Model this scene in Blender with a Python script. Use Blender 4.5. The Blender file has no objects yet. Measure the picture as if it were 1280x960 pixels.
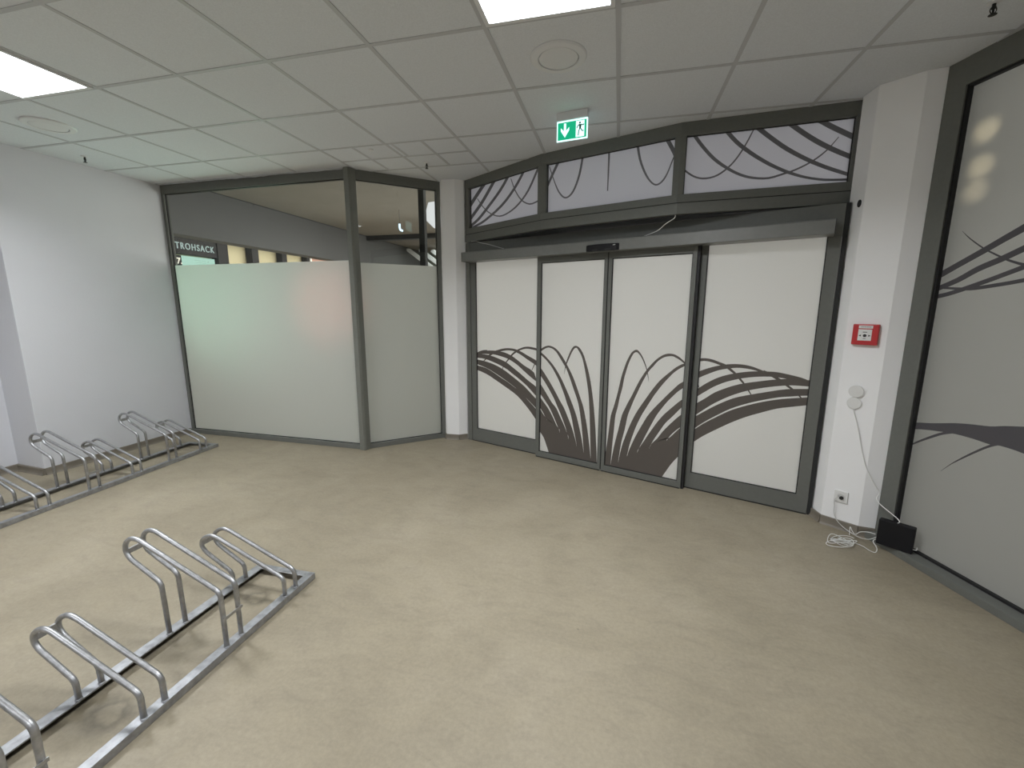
import bpy, bmesh, math, random
from mathutils import Vector, Matrix
random.seed(7)
SC = bpy.context.scene
COL = SC.collection
PI = math.pi
CEIL = 2.847


# vinyl strips: edge pairs (along the pane, height, along the pane, height) in metres
DEC = {"leaf1":[[[1.1914,.8812,1.1914,.8812],[1.1989,.9656,1.2078,.9642],[1.2173,1.0285,1.2318,1.0223],[1.247,1.102,1.2645,1.096],[1.277,1.1513,1.2892,1.135],[1.3085,1.1649,1.3122,1.1468],[1.3469,1.1466,1.3305,1.1302],[1.3846,1.0927,1.3661,1.0761],[1.4095,1.0313,1.388,1.0156],[1.4399,.9422,1.4091,.9325],[1.466,.8457,1.4301,.8351],[1.4875,.7343,1.4492,.7264],[1.507,.6151,1.4628,.602],[1.5302,.4232,1.4758,.4145],[1.5434,.2791,1.4855,.2537],[1.5532,.1627,1.4966,.0764],[1.56,.0297,1.499,.0127]],[[.8911,1.0734,.9,1.0553],[.9166,1.1048,.9298,1.0907],[.9505,1.1304,.9611,1.1125],[.9885,1.1471,.993,1.129],[1.0262,1.1513,1.0266,1.1323],[1.0722,1.1391,1.0644,1.1204],[1.1182,1.1089,1.1039,1.0899],[1.16,1.0629,1.1402,1.0413],[1.2019,1.0057,1.1781,.9895],[1.2395,.9471,1.2158,.9343],[1.2855,.8679,1.2542,.8505],[1.3277,.7743,1.2928,.756],[1.3702,.6701,1.3354,.6549],[1.4026,.5867,1.3602,.5701],[1.4295,.4808,1.3811,.4587],[1.4518,.3738,1.3983,.3426],[1.4763,.2297,1.4125,.2253],[1.4983,.073,1.421,.1365],[1.5059,.0142,1.4305,-.0023]],[[.8907,1.0996,.8911,1.0757],[.9169,1.0862,.9129,1.0636],[.9516,1.0674,.9434,1.0446],[1.0034,1.0263,.9954,1.0034],[1.0634,.9699,1.0471,.9501],[1.1147,.9076,1.0902,.8907],[1.1616,.838,1.1333,.8205],[1.2017,.7683,1.1679,.7499],[1.2444,.6881,1.2026,.6721],[1.2768,.6218,1.229,.6009],[1.3025,.566,1.2505,.5552],[1.3369,.4818,1.2796,.4733],[1.3725,.3607,1.309,.3502],[1.3997,.2531,1.332,.2559],[1.421,.1365,1.3446,.1862],[1.4321,-.0019,1.3607,-.0175]],[[.8839,.9676,.8761,.9026],[.9105,.9417,.9116,.8676],[.9501,.9012,.9559,.8147],[.9984,.8414,1.0,.7585],[1.0508,.7713,1.0439,.695],[1.103,.6942,1.0876,.6282],[1.1548,.6139,1.1184,.5677],[1.1959,.5553,1.142,.5254],[1.2408,.4676,1.1753,.458],[1.284,.3763,1.2192,.3583],[1.319,.284,1.2415,.2933],[1.3446,.1862,1.2577,.2427],[1.3623,-.0172,1.2878,-.0334]],[[.8772,.8187,.8786,.7189],[.9129,.7824,.9146,.6766],[.9574,.7274,.9591,.6279],[1.0105,.657,1.0034,.5757],[1.0631,.5872,1.0387,.5304],[1.1107,.5401,1.083,.4521],[1.1587,.4555,1.1229,.3735],[1.2022,.3784,1.145,.3308],[1.2577,.2427,1.1585,.2945],[1.2918,-.0325,1.205,-.0515]],[[.879,.6958,.8806,.5795],[.9151,.6458,.9166,.5451],[.9598,.5894,.9303,.5158],[1.0173,.5275,.9618,.4734],[1.0747,.4432,.9888,.4305],[1.1189,.3652,1.0022,.4091],[1.1585,.2945,1.0085,.4007],[1.2092,-.0506,1.1288,-.0681]],[[.8812,.5405,.8842,.3279],[.917,.5179,.9117,.2846],[.962,.4617,.9706,.2191],[1.0085,.4007,1.0027,.1494],[1.0698,.2717,1.0377,.0605],[1.1459,-.0644,1.0682,-.0693]]],"leaf2":[[[2.006,.8822,2.006,.8822],[2.001,.9242,1.9973,.9225],[1.9904,.9753,1.9842,.9715],[1.979,1.0166,1.9715,1.0127],[1.9508,1.0825,1.9414,1.0767],[1.9223,1.1292,1.9131,1.1189],[1.8879,1.1608,1.8877,1.1394],[1.8525,1.1445,1.8632,1.1288],[1.8276,1.1102,1.8419,1.0915],[1.8003,1.049,1.8212,1.0372],[1.7797,.9841,1.804,.976],[1.7594,.9083,1.7871,.9041],[1.7428,.8183,1.7743,.8148],[1.7258,.734,1.7554,.7306],[1.7021,.6338,1.7396,.6353],[1.6775,.5419,1.7216,.5483],[1.6653,.4091,1.7134,.417],[1.6554,.2993,1.706,.3085],[1.6445,.21,1.7012,.2065],[1.6396,.1504,1.6961,.0741],[1.6381,.0096,1.6976,.0081]],[[2.3071,1.0641,2.296,1.0571],[2.2854,1.084,2.2742,1.077],[2.2511,1.1136,2.2451,1.0978],[2.2203,1.132,2.2157,1.1131],[2.1959,1.141,2.1911,1.1227],[2.1597,1.1437,2.1611,1.122],[2.1237,1.1353,2.1282,1.1136],[2.0881,1.1141,2.0985,1.0971],[2.0526,1.0831,2.0661,1.0682],[2.0172,1.0421,2.0381,1.0309],[1.9816,.9941,2.0073,.993],[1.9519,.9458,1.981,.9484],[1.9222,.8904,1.9549,.8936],[1.8926,.8241,1.9317,.8383],[1.8628,.7536,1.9072,.7756],[1.8321,.6887,1.8848,.719],[1.8075,.6306,1.8584,.6409],[1.7798,.5568,1.8349,.5648],[1.7544,.4238,1.8137,.4336],[1.7311,.313,1.7882,.3092],[1.7112,.194,1.7743,.1849],[1.6961,.0741,1.7677,.1113],[1.6946,-.0074,1.7703,.0099]],[[2.3114,1.0859,2.3131,1.0615],[2.2862,1.0718,2.285,1.047],[2.255,1.057,2.2455,1.0221],[2.2153,1.029,2.206,.9875],[2.1756,.9912,2.1667,.9397],[2.1295,.9458,2.1269,.8879],[2.0888,.9002,2.0927,.8359],[2.0481,.8409,2.0581,.7798],[2.013,.7844,2.0234,.7163],[1.9774,.7238,1.9941,.6592],[1.9352,.6513,1.9556,.5824],[1.8958,.5737,1.9174,.4851],[1.8566,.4754,1.8884,.3904],[1.8207,.3645,1.8655,.3022],[1.7938,.2675,1.8522,.2219],[1.7677,.1113,1.8471,.1853],[1.7703,.0099,1.8448,.0196]],[[2.3101,.9377,2.3137,.8851],[2.2849,.9196,2.2829,.863],[2.2484,.8908,2.2464,.8305],[2.2093,.8455,2.2072,.7845],[2.1695,.7994,2.1675,.7345],[2.1293,.7492,2.1277,.6739],[2.0647,.6687,2.0847,.6012],[2.0111,.5905,2.0421,.5051],[1.9697,.5071,2.0017,.41],[1.9278,.4179,1.9725,.336],[1.8917,.3281,1.9489,.276],[1.8471,.1853,1.9374,.2388],[1.8417,.0116,1.9214,.0228]],[[2.3086,.7903,2.3127,.7307],[2.2807,.7647,2.2795,.6945],[2.247,.7318,2.2239,.6215],[2.1728,.6507,2.1667,.5514],[2.138,.609,2.1212,.471],[2.0916,.5397,2.0809,.3967],[2.0448,.4582,2.0551,.3376],[1.9974,.3681,2.0437,.308],[1.9374,.2388,2.0409,.3006],[1.9218,.0157,2.0164,.0306]],[[2.3172,.6645,2.3245,.5599],[2.2749,.629,2.2818,.5271],[2.2099,.5542,2.2505,.4959],[2.1466,.4712,2.2164,.4539],[2.1062,.4039,2.1941,.4135],[2.0409,.3006,2.1856,.4007],[2.0164,.0306,2.1471,.0472]],[[2.3247,.5567,2.3343,.3306],[2.2822,.5207,2.281,.267],[2.223,.4471,2.2359,.1999],[2.1857,.3987,2.1995,.1308],[2.1347,.2507,2.1597,.0529],[2.0828,.0321,2.1433,.0046]]],"fixl":[[[-.002,.903,-.003,.8474],[.0466,.8837,.0458,.8326],[.212,.8538,.1999,.7924],[.3845,.7759,.354,.7234],[.5033,.7218,.4541,.6758],[.648,.6399,.6112,.5944],[.7368,.57,.7377,.4847],[.8158,.5072,.8172,.4007],[.8536,.4732,.8553,.3533]],[[-.001,.9626,-.0019,.9115],[.0476,.9473,.0469,.8998],[.17,.9348,.212,.8563],[.3042,.9074,.3036,.8199],[.4246,.8637,.3935,.7792],[.5227,.8113,.4739,.7393],[.6189,.7559,.5685,.6895],[.7039,.7022,.6576,.6289],[.7692,.6496,.7368,.5724],[.8246,.6046,.8157,.5136],[.8611,.5774,.8626,.4745]],[[-.0004,.9966,-.001,.9626],[.0539,1.0042,.0533,.9662],[.1603,1.0107,.1859,.9584],[.264,.9991,.3043,.9296],[.3551,.9781,.3849,.9054],[.4641,.9437,.4739,.8694],[.5514,.8941,.542,.8308],[.6561,.8312,.6377,.7754],[.7403,.7757,.7317,.7131],[.8184,.7316,.8196,.6396],[.8593,.703,.8607,.6089]],[[-.0003,1.0008,-.001,.9626],[.0541,1.0168,.0537,.9915],[.1291,1.0396,.1499,1.0126],[.2026,1.0521,.2333,1.0153],[.3051,1.058,.2998,1.0169],[.3854,1.0546,.3852,1.0045],[.4641,1.0416,.4933,.9795],[.5415,1.0145,.599,.9313],[.6177,.9722,.6932,.8676],[.6927,.9266,.7673,.8176],[.7665,.8933,.8176,.7871],[.8167,.861,.8584,.7614]],[[.3051,1.0499,.3303,1.0457],[.3455,1.0644,.3854,1.0529],[.4053,1.0822,.4446,1.066],[.4835,1.0945,.5029,1.0717],[.5603,1.0923,.5604,1.0679],[.617,1.0806,.5984,1.056],[.6731,1.0604,.6547,1.0336],[.7377,1.0311,.7381,.9884],[.8193,.9979,.82,.9479],[.8642,.9743,.865,.9206]],[[.4175,.8558,.4119,.857],[.4397,.9007,.4294,.9047],[.4898,.9593,.4774,.9662],[.5492,1.021,.5337,1.0319],[.5954,1.0559,.5823,1.0706],[.6402,1.0788,.6312,1.0954],[.6937,1.0968,.6886,1.1162],[.745,1.1017,.7468,1.1233],[.8151,1.0936,.8208,1.1162],[.8587,1.0849,.866,1.1071]],[[.1567,.8891,.1505,.8896],[.1695,.9306,.1599,.9333],[.1972,.9547,.1851,.9629],[.2453,.9925,.2312,1.0057],[.301,1.0233,.2886,1.0394],[.3508,1.0496,.3401,1.0645]],[[.7918,.8828,.7868,.8843],[.811,.9186,.8028,.9212],[.8341,.9577,.8234,.9626],[.8695,1.0016,.8579,1.008]],[[.0459,.9959,.0402,1.0026],[.1002,1.0243,.0941,1.0345],[.1622,1.0416,.1594,1.0545],[.2132,1.0462,.2127,1.0593]],[[.0971,.8831,.0931,.8866],[.1302,.9061,.1246,.9106],[.1639,.9325,.155,.939]]],"fixr":[[[2.3487,.4861,2.3563,.379],[2.3785,.5077,2.3774,.3977],[2.4483,.5731,2.456,.4704],[2.5449,.6466,2.5529,.5442],[2.6461,.7167,2.6543,.6166],[2.7599,.7728,2.7526,.6773],[2.8698,.8162,2.8554,.7279],[2.9762,.8485,2.9546,.7724],[3.0795,.8696,3.0516,.8],[3.133,.8802,3.1354,.8221],[3.179,.8882,3.1843,.8368]],[[2.3409,.5971,2.3483,.4929],[2.3816,.6245,2.3802,.5206],[2.4492,.6772,2.4639,.5966],[2.5215,.7323,2.5519,.6645],[2.6001,.784,2.645,.7303],[2.6771,.8254,2.7586,.7879],[2.7828,.862,2.8685,.8309],[2.8849,.8938,2.9607,.8603],[2.9695,.9187,3.0165,.8721],[3.0387,.9321,3.078,.8845],[3.1367,.9428,3.1384,.8933],[3.1797,.9458,3.1846,.8988]],[[2.3508,.7096,2.3488,.6129],[2.3857,.7381,2.3825,.6371],[2.4495,.7886,2.4398,.6882],[2.5209,.8482,2.5038,.7439],[2.6073,.8961,2.5825,.8002],[2.6688,.9242,2.6595,.8459],[2.7221,.9421,2.7499,.8875],[2.8189,.9675,2.8601,.9231],[2.9268,.9918,2.9667,.9481],[3.0176,1.0055,3.0361,.9587],[3.1303,1.0064,3.1349,.9608],[3.1737,1.004,3.1783,.9596]],[[2.3424,.828,2.3383,.7607],[2.3897,.8634,2.3867,.7971],[2.4406,.9071,2.4453,.8443],[2.5045,.9522,2.5091,.893],[2.5677,.9854,2.5877,.9375],[2.6456,1.0129,2.6652,.9676],[2.7221,1.0319,2.7411,.9898],[2.7972,1.0427,2.8304,1.005],[2.8708,1.0472,2.9106,1.0107],[2.9287,1.0479,2.9754,1.0057],[3.0005,1.0374,3.0217,.9992],[3.085,1.0202,3.0879,.9915],[3.1376,1.0005,3.1392,.9842],[3.1754,.9879,3.177,.9717]],[[2.3321,.9732,2.3357,.9219],[2.3862,1.006,2.3817,.9497],[2.456,1.0394,2.4514,.9886],[2.5207,1.0627,2.5236,1.0249],[2.5764,1.0777,2.5792,1.043],[2.6395,1.0869,2.6576,1.0583],[2.7019,1.0872,2.7198,1.0589],[2.764,1.0772,2.7737,1.052],[2.8104,1.0619,2.8122,1.0422],[2.8487,1.0479,2.8503,1.0309]],[[2.3279,1.0695,2.3212,1.0906],[2.3861,1.0897,2.3811,1.112],[2.4341,1.0957,2.434,1.1184],[2.4827,1.0883,2.4868,1.1112],[2.5328,1.0733,2.538,1.0939],[2.5732,1.06,2.5809,1.0794],[2.6105,1.0353,2.6201,1.0514],[2.6528,1.002,2.6628,1.0154],[2.6961,.9565,2.7058,.9678],[2.7228,.9279,2.7308,.936],[2.7539,.8851,2.7612,.8915],[2.7774,.8507,2.7823,.8548]],[[2.8389,1.0342,2.8444,1.0553],[2.8841,1.017,2.8904,1.0376],[2.9215,.9971,2.9293,1.0168],[2.9593,.9747,2.9674,.9921],[3.0055,.9429,3.0125,.9571],[3.0356,.9218,3.0425,.9341],[3.0816,.8825,3.0876,.8914],[3.0979,.8626,3.103,.8681]],[[2.355,.9641,2.3626,.9685],[2.378,.92,2.3843,.9233],[2.3986,.8732,2.4018,.8747]]],"tra":[[[.0213,2.5283,-.0288,2.5521],[.1011,2.5981,.0538,2.6232],[.3138,2.7512,.2699,2.7765],[.4144,2.8314,.3714,2.8561]],[[.0458,2.4307,.006,2.4546],[.1261,2.4792,.086,2.5021],[.2949,2.5979,.255,2.6194],[.4811,2.7651,.4425,2.7856],[.5361,2.8249,.4972,2.8446]],[[.0709,2.3709,.0419,2.3942],[.2129,2.4267,.1818,2.4481],[.3773,2.5282,.3453,2.548],[.5587,2.6526,.527,2.6711],[.6829,2.7706,.6502,2.7869],[.7165,2.838,.6825,2.8517]],[[.0473,2.3463,.0324,2.3667],[.159,2.3634,.1415,2.385],[.3123,2.3986,.2908,2.4185],[.5687,2.5011,.543,2.5202],[.7519,2.6259,.7244,2.6426],[.8791,2.7541,.8509,2.7689],[.91,2.8113,.8807,2.824]],[[.1749,2.6413,.185,2.6437],[.2684,2.541,.2796,2.5451],[.3849,2.4595,.3933,2.4675],[.5288,2.411,.5279,2.4232],[.6675,2.4252,.6562,2.4382],[.8099,2.4816,.7931,2.494],[.9439,2.5846,.923,2.596],[1.0619,2.7441,1.0391,2.7558],[1.1007,2.7991,1.0782,2.8107]],[[.69,2.7354,.6996,2.7356],[.7441,2.6229,.7576,2.6247],[.8323,2.5161,.8442,2.5222],[.9462,2.458,.9475,2.4705],[1.0551,2.4662,1.0466,2.4787],[1.123,2.4893,1.1123,2.5011]]],"trb":[[[.0487,2.5625,.0315,2.5709],[.1039,2.6587,.0822,2.67],[.165,2.7592,.1421,2.7717],[.1903,2.8061,.1674,2.8182]],[[.0608,2.7432,.0677,2.7439],[.0848,2.6794,.0934,2.6804],[.1166,2.5993,.1266,2.6011],[.157,2.517,.1689,2.5218],[.2151,2.4582,.2202,2.4702],[.2753,2.4665,.2646,2.4779],[.3245,2.5235,.3087,2.5317],[.3679,2.6339,.3498,2.6406],[.3942,2.7723,.3744,2.7786],[.4005,2.8277,.3808,2.8335]],[[.6075,2.8718,.6245,2.8677],[.6068,2.8178,.6239,2.814],[.6093,2.6532,.6233,2.6504],[.6103,2.4651,.6198,2.4634]],[[.8292,2.8398,.8493,2.8372],[.8386,2.7721,.8585,2.7707],[.8641,2.6614,.882,2.6625],[.9065,2.5606,.9217,2.5648],[.9554,2.4859,.9656,2.4929],[1.007,2.4476,1.0073,2.4594],[1.0561,2.4644,1.0469,2.4741],[1.0937,2.5188,1.0837,2.5249],[1.1272,2.6096,1.1184,2.6145],[1.1492,2.6626,1.1418,2.667]],[[1.0365,2.8048,1.0646,2.8126],[1.0594,2.7621,1.087,2.7707],[1.1114,2.6705,1.139,2.679],[1.1414,2.609,1.1695,2.6163]]],"trc":[[[-.0103,2.5618,-.0035,2.5703],[.038,2.52,.045,2.5299],[.1007,2.4745,.1051,2.486],[.1689,2.4524,.1682,2.4654],[.2463,2.4596,.2416,2.4709],[.3135,2.4954,.3059,2.5051],[.3762,2.5577,.3681,2.5649],[.4348,2.6519,.4261,2.6579],[.4832,2.7635,.4765,2.7674],[.4919,2.7991,.4849,2.8023]],[[.0434,2.8109,.0643,2.8218],[.0752,2.7623,.0952,2.7745],[.1432,2.6715,.1616,2.6857],[.2273,2.5792,.2418,2.5959],[.3223,2.5064,.3317,2.5239],[.4144,2.454,.4193,2.4713],[.5034,2.4255,.5038,2.4417],[.6005,2.4171,.5975,2.4309],[.692,2.4383,.6875,2.4505],[.7588,2.4576,.7537,2.4681],[.8548,2.5037,.8492,2.5124],[.9354,2.5678,.9296,2.5745],[.9951,2.6469,.9916,2.6504]],[[.2549,2.8083,.2773,2.8231],[.2857,2.7667,.3067,2.7834],[.3647,2.6759,.3829,2.6956],[.4574,2.5971,.4712,2.619],[.5601,2.5254,.5702,2.5469],[.6479,2.4744,.6547,2.4952],[.7334,2.4343,.7375,2.4537],[.8285,2.4005,.8298,2.4171],[.9429,2.3754,.9418,2.3911],[1.0844,2.3663,1.0822,2.3807],[1.1373,2.3677,1.1344,2.382]],[[.4359,2.8066,.4557,2.8295],[.4942,2.7506,.5128,2.7746],[.5899,2.6693,.6059,2.6938],[.6905,2.5916,.7031,2.6172],[.8123,2.5158,.8211,2.5409],[.9304,2.4547,.9359,2.4788],[1.0779,2.3923,1.0817,2.4145],[1.1334,2.3697,1.1368,2.3919]],[[.6223,2.8051,.6386,2.8325],[.6893,2.7531,.7057,2.7803],[.7686,2.6891,.7841,2.7168],[.8652,2.6184,.8779,2.6478],[.971,2.554,.9805,2.5839],[1.0735,2.5005,1.0811,2.53],[1.1293,2.4716,1.1366,2.5011]],[[.7809,2.8004,.7922,2.8327],[.856,2.7563,.868,2.788],[.9429,2.6994,.9545,2.7311],[1.0679,2.6247,1.0783,2.6568],[1.1238,2.592,1.1337,2.6242]]],"rw":[[[.0892,1.6754,.0694,1.7043],[.1152,1.6892,.0953,1.7177],[.2076,1.7416,.189,1.7692],[.3233,1.8046,.3054,1.8326],[.4045,1.8502,.3865,1.8791],[.4803,1.89,.4612,1.9217],[.5802,1.9456,.56,1.9803]],[[.0971,1.611,.0839,1.6357],[.1188,1.6189,.105,1.6431],[.22,1.6604,.2044,1.6857],[.3101,1.7113,.2942,1.7384],[.411,1.7527,.3961,1.7805],[.4953,1.792,.4801,1.8204],[.5966,1.838,.5809,1.8687]],[[.0917,1.5672,.0816,1.5897],[.1103,1.5725,.1012,1.5951],[.1771,1.5869,.1676,1.6087],[.2658,1.6153,.2554,1.6371],[.3646,1.6505,.3541,1.6723],[.4468,1.6823,.4363,1.7042],[.5081,1.706,.4976,1.7282],[.6104,1.7459,.5999,1.7689]],[[.0889,1.632,.0873,1.6435],[.162,1.6255,.1605,1.6378],[.2213,1.6181,.2193,1.6324],[.283,1.6136,.2791,1.6307],[.3494,1.6194,.3438,1.638],[.4531,1.6332,.4472,1.652],[.5167,1.6439,.5106,1.663],[.6229,1.6609,.617,1.68]],[[.1901,1.9362,.191,1.9372],[.2341,1.8891,.237,1.8935],[.3113,1.8256,.314,1.8323],[.3916,1.7748,.3939,1.7834],[.4297,1.7524,.4315,1.7632],[.4661,1.7356,.467,1.7475],[.5009,1.7217,.5009,1.7356],[.6162,1.6858,.6159,1.7009]],[[.0436,.807,.0508,.7646],[.0766,.8159,.0835,.7747],[.1403,.8325,.1407,.7912],[.2013,.8458,.2084,.8041],[.2703,.8645,.2731,.8133],[.3355,.8823,.3458,.821],[.4182,.8977,.4312,.8209],[.496,.9088,.5216,.8145],[.5582,.9279,.5578,.8223],[.6339,.9463,.6562,.815],[.7553,.9804,.7733,.786]],[[.0642,.6467,.0623,.6501],[.0866,.6609,.0836,.6658],[.1206,.6857,.1158,.693],[.1617,.7174,.156,.7269],[.2295,.7651,.2228,.7779],[.2826,.7997,.2776,.8132],[.3455,.8272,.3417,.8408]],[[.3031,.5849,.3023,.5856],[.3348,.6251,.3325,.6274],[.3635,.6582,.3601,.6625],[.4245,.7189,.419,.7269],[.4905,.7807,.4847,.7908],[.5327,.8131,.5279,.825],[.5664,.8309,.5627,.8431]]]}
def LIGHTS():
    for x, y in PANELS:      # the prismatic panels send most of their light downwards
        area('panel_light', (x, y, 2.832), (x, y, 0), .54, .54, PANEL_W, (.96, .98, 1.0), math.radians(150))
    # daylight and mall light reaching the back of the door glass
    area('daylight_doors', (1.6, 8.3, 1.6), (0.1, 4.0, 1.3), 6, 2.4, 215, (1, .985, .95))
    area('mall_light_ceiling', (-3.0, 6.6, 3.0), (-3.0, 6.6, 0), 2.2, 3.4, 75, (1, .97, .93))
    area('mall_fill', (-1.6, 7.0, .9), (-4.7, 6.8, 2.0), 2.5, 1.2, 14, (1, .98, .95))  # added fill that brightens the bulkhead, out of view
    area('film_fill', (-3.6, 7.4, 1.0), (-3.6, 4.0, 1.1), 2.6, 1.5, 21, (.96, 1, .96))  # added fill behind the left window film, hidden below its top edge
    area('far_hall_fill', (-3.2, 10.2, 3.0), (-3.2, 10.2, 0), 3, 1.6, 45, (.95, 1, .95))  # added to brighten the hall under the cross beam, no fitting modelled
    area('right_side_light', (4.6, 2.4, 2.2), (2.0, 2.4, 2.0), 3, 1.0, 22, (1, .99, .94))
    area('shop_light', (-6.05, 7.4, 2.68), (-6.05, 7.4, 0), .5, 4.5, 60, (1, .93, .78))
    spot('green_sign_glow', (-5.0, 5.6, 1.7), (-4.45, 4.05, 1.72), 130, 80, (.6, 1, .8), 1., .2)
    spot('red_shop_glow', (-3.1, 5.3, 1.55), (-3.0, 4.05, 1.55), 45, 50, (1, .35, .3), 1., .1)
    gd = [(.1984, 2.4377), (.2023, 2.2586), (.1956, 2.1391)]
    for (u, z), e in zip(gd, (4.2, 3.8, 2.6)):
        p = G(u + .02, .036); q = G(u + .1, .36)
        spot('warm_pane_spot', (q[0], q[1], z + .02), (p[0], p[1], z), e, 27, (1, .83, .55), 1., .02)  # spots added close behind the pane to throw warm discs on its film
PANEL_W = 38
EXPOSURE = 0.0
CAMZ = 1.51474

# ------------------------------------------------------------------ materials
def newmat(name):
    m = bpy.data.materials.new(name); m.use_nodes = True
    nt = m.node_tree; nt.nodes.clear()
    out = nt.nodes.new('ShaderNodeOutputMaterial')
    return m, nt, out
def L(nt, a, b): nt.links.new(a, b)
def princ(name, col, rough=.5, metal=0., noise=0., nscale=20., bump=0., bscale=200., rnoise=0., spec=.5, coat=0.):
    m, nt, out = newmat(name)
    p = nt.nodes.new('ShaderNodeBsdfPrincipled')
    p.inputs['Base Color'].default_value = (*col, 1)
    p.inputs['Roughness'].default_value = rough
    p.inputs['Metallic'].default_value = metal
    p.inputs['Specular IOR Level'].default_value = spec
    p.inputs['Coat Weight'].default_value = coat
    L(nt, p.outputs[0], out.inputs[0])
    tc = nt.nodes.new('ShaderNodeTexCoord')
    if noise > 0:
        n = nt.nodes.new('ShaderNodeTexNoise'); n.inputs['Scale'].default_value = nscale; n.inputs['Detail'].default_value = 6
        L(nt, tc.outputs['Object'], n.inputs['Vector'])
        r = nt.nodes.new('ShaderNodeMapRange')
        r.inputs['From Min'].default_value = .3; r.inputs['From Max'].default_value = .7
        r.inputs['To Min'].default_value = 1 - noise; r.inputs['To Max'].default_value = 1 + noise
        L(nt, n.outputs['Fac'], r.inputs['Value'])
        mx = nt.nodes.new('ShaderNodeVectorMath'); mx.operation = 'SCALE'
        mx.inputs[0].default_value = col
        L(nt, r.outputs[0], mx.inputs['Scale'])
        L(nt, mx.outputs[0], p.inputs['Base Color'])
        if rnoise:
            r2 = nt.nodes.new('ShaderNodeMapRange')
            r2.inputs['To Min'].default_value = max(0, rough - rnoise); r2.inputs['To Max'].default_value = min(1, rough + rnoise)
            L(nt, n.outputs['Fac'], r2.inputs['Value']); L(nt, r2.outputs[0], p.inputs['Roughness'])
    if bump > 0:
        n2 = nt.nodes.new('ShaderNodeTexNoise'); n2.inputs['Scale'].default_value = bscale; n2.inputs['Detail'].default_value = 3
        L(nt, tc.outputs['Object'], n2.inputs['Vector'])
        b = nt.nodes.new('ShaderNodeBump'); b.inputs['Strength'].default_value = bump; b.inputs['Distance'].default_value = .002
        L(nt, n2.outputs['Fac'], b.inputs['Height']); L(nt, b.outputs[0], p.inputs['Normal'])
    return m
def emit(name, col, s):
    m, nt, out = newmat(name)
    e = nt.nodes.new('ShaderNodeEmission'); e.inputs[0].default_value = (*col, 1); e.inputs[1].default_value = s
    L(nt, e.outputs[0], out.inputs[0]); return m
def frosted(name, tint, refl, transl, gloss=.06, grain=.0):
    """satin film: part of the light scatters through, part scatters back"""
    m, nt, out = newmat(name)
    d = nt.nodes.new('ShaderNodeBsdfDiffuse'); d.inputs[0].default_value = (*[c * refl for c in tint], 1)
    t = nt.nodes.new('ShaderNodeBsdfTranslucent'); t.inputs[0].default_value = (*[c * transl for c in tint], 1)
    a = nt.nodes.new('ShaderNodeAddShader'); L(nt, d.outputs[0], a.inputs[0]); L(nt, t.outputs[0], a.inputs[1])
    g = nt.nodes.new('ShaderNodeBsdfGlossy'); g.inputs['Roughness'].default_value = .32
    mx = nt.nodes.new('ShaderNodeMixShader')
    fr = nt.nodes.new('ShaderNodeFresnel'); fr.inputs[0].default_value = 1.35
    mm = nt.nodes.new('ShaderNodeMath'); mm.operation = 'MULTIPLY'; mm.inputs[1].default_value = gloss * 16
    mm.use_clamp = True
    L(nt, fr.outputs[0], mm.inputs[0]); L(nt, mm.outputs[0], mx.inputs[0])
    L(nt, a.outputs[0], mx.inputs[1]); L(nt, g.outputs[0], mx.inputs[2])
    tc = nt.nodes.new('ShaderNodeTexCoord'); n = nt.nodes.new('ShaderNodeTexNoise')
    n.inputs['Scale'].default_value = 260; n.inputs['Detail'].default_value = 2
    L(nt, tc.outputs['Object'], n.inputs['Vector'])
    b = nt.nodes.new('ShaderNodeBump'); b.inputs['Strength'].default_value = .25; b.inputs['Distance'].default_value = .001
    L(nt, n.outputs['Fac'], b.inputs['Height']); L(nt, b.outputs[0], g.inputs['Normal']); L(nt, b.outputs[0], d.inputs['Normal'])
    L(nt, mx.outputs[0], out.inputs[0]); return m
def clear_glass(name):
    m, nt, out = newmat(name)
    t = nt.nodes.new('ShaderNodeBsdfTransparent'); t.inputs[0].default_value = (.86, .88, .86, 1)
    g = nt.nodes.new('ShaderNodeBsdfGlossy'); g.inputs['Roughness'].default_value = .02
    f = nt.nodes.new('ShaderNodeLayerWeight'); f.inputs[0].default_value = .5
    pw = nt.nodes.new('ShaderNodeMath'); pw.operation = 'POWER'; pw.inputs[1].default_value = 5
    ml = nt.nodes.new('ShaderNodeMath'); ml.operation = 'MULTIPLY_ADD'; ml.inputs[1].default_value = .9; ml.inputs[2].default_value = .035
    L(nt, f.outputs['Facing'], pw.inputs[0]); L(nt, pw.outputs[0], ml.inputs[0])
    mx = nt.nodes.new('ShaderNodeMixShader')
    L(nt, ml.outputs[0], mx.inputs[0]); L(nt, t.outputs[0], mx.inputs[1]); L(nt, g.outputs[0], mx.inputs[2])
    L(nt, mx.outputs[0], out.inputs[0]); return m

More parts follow.
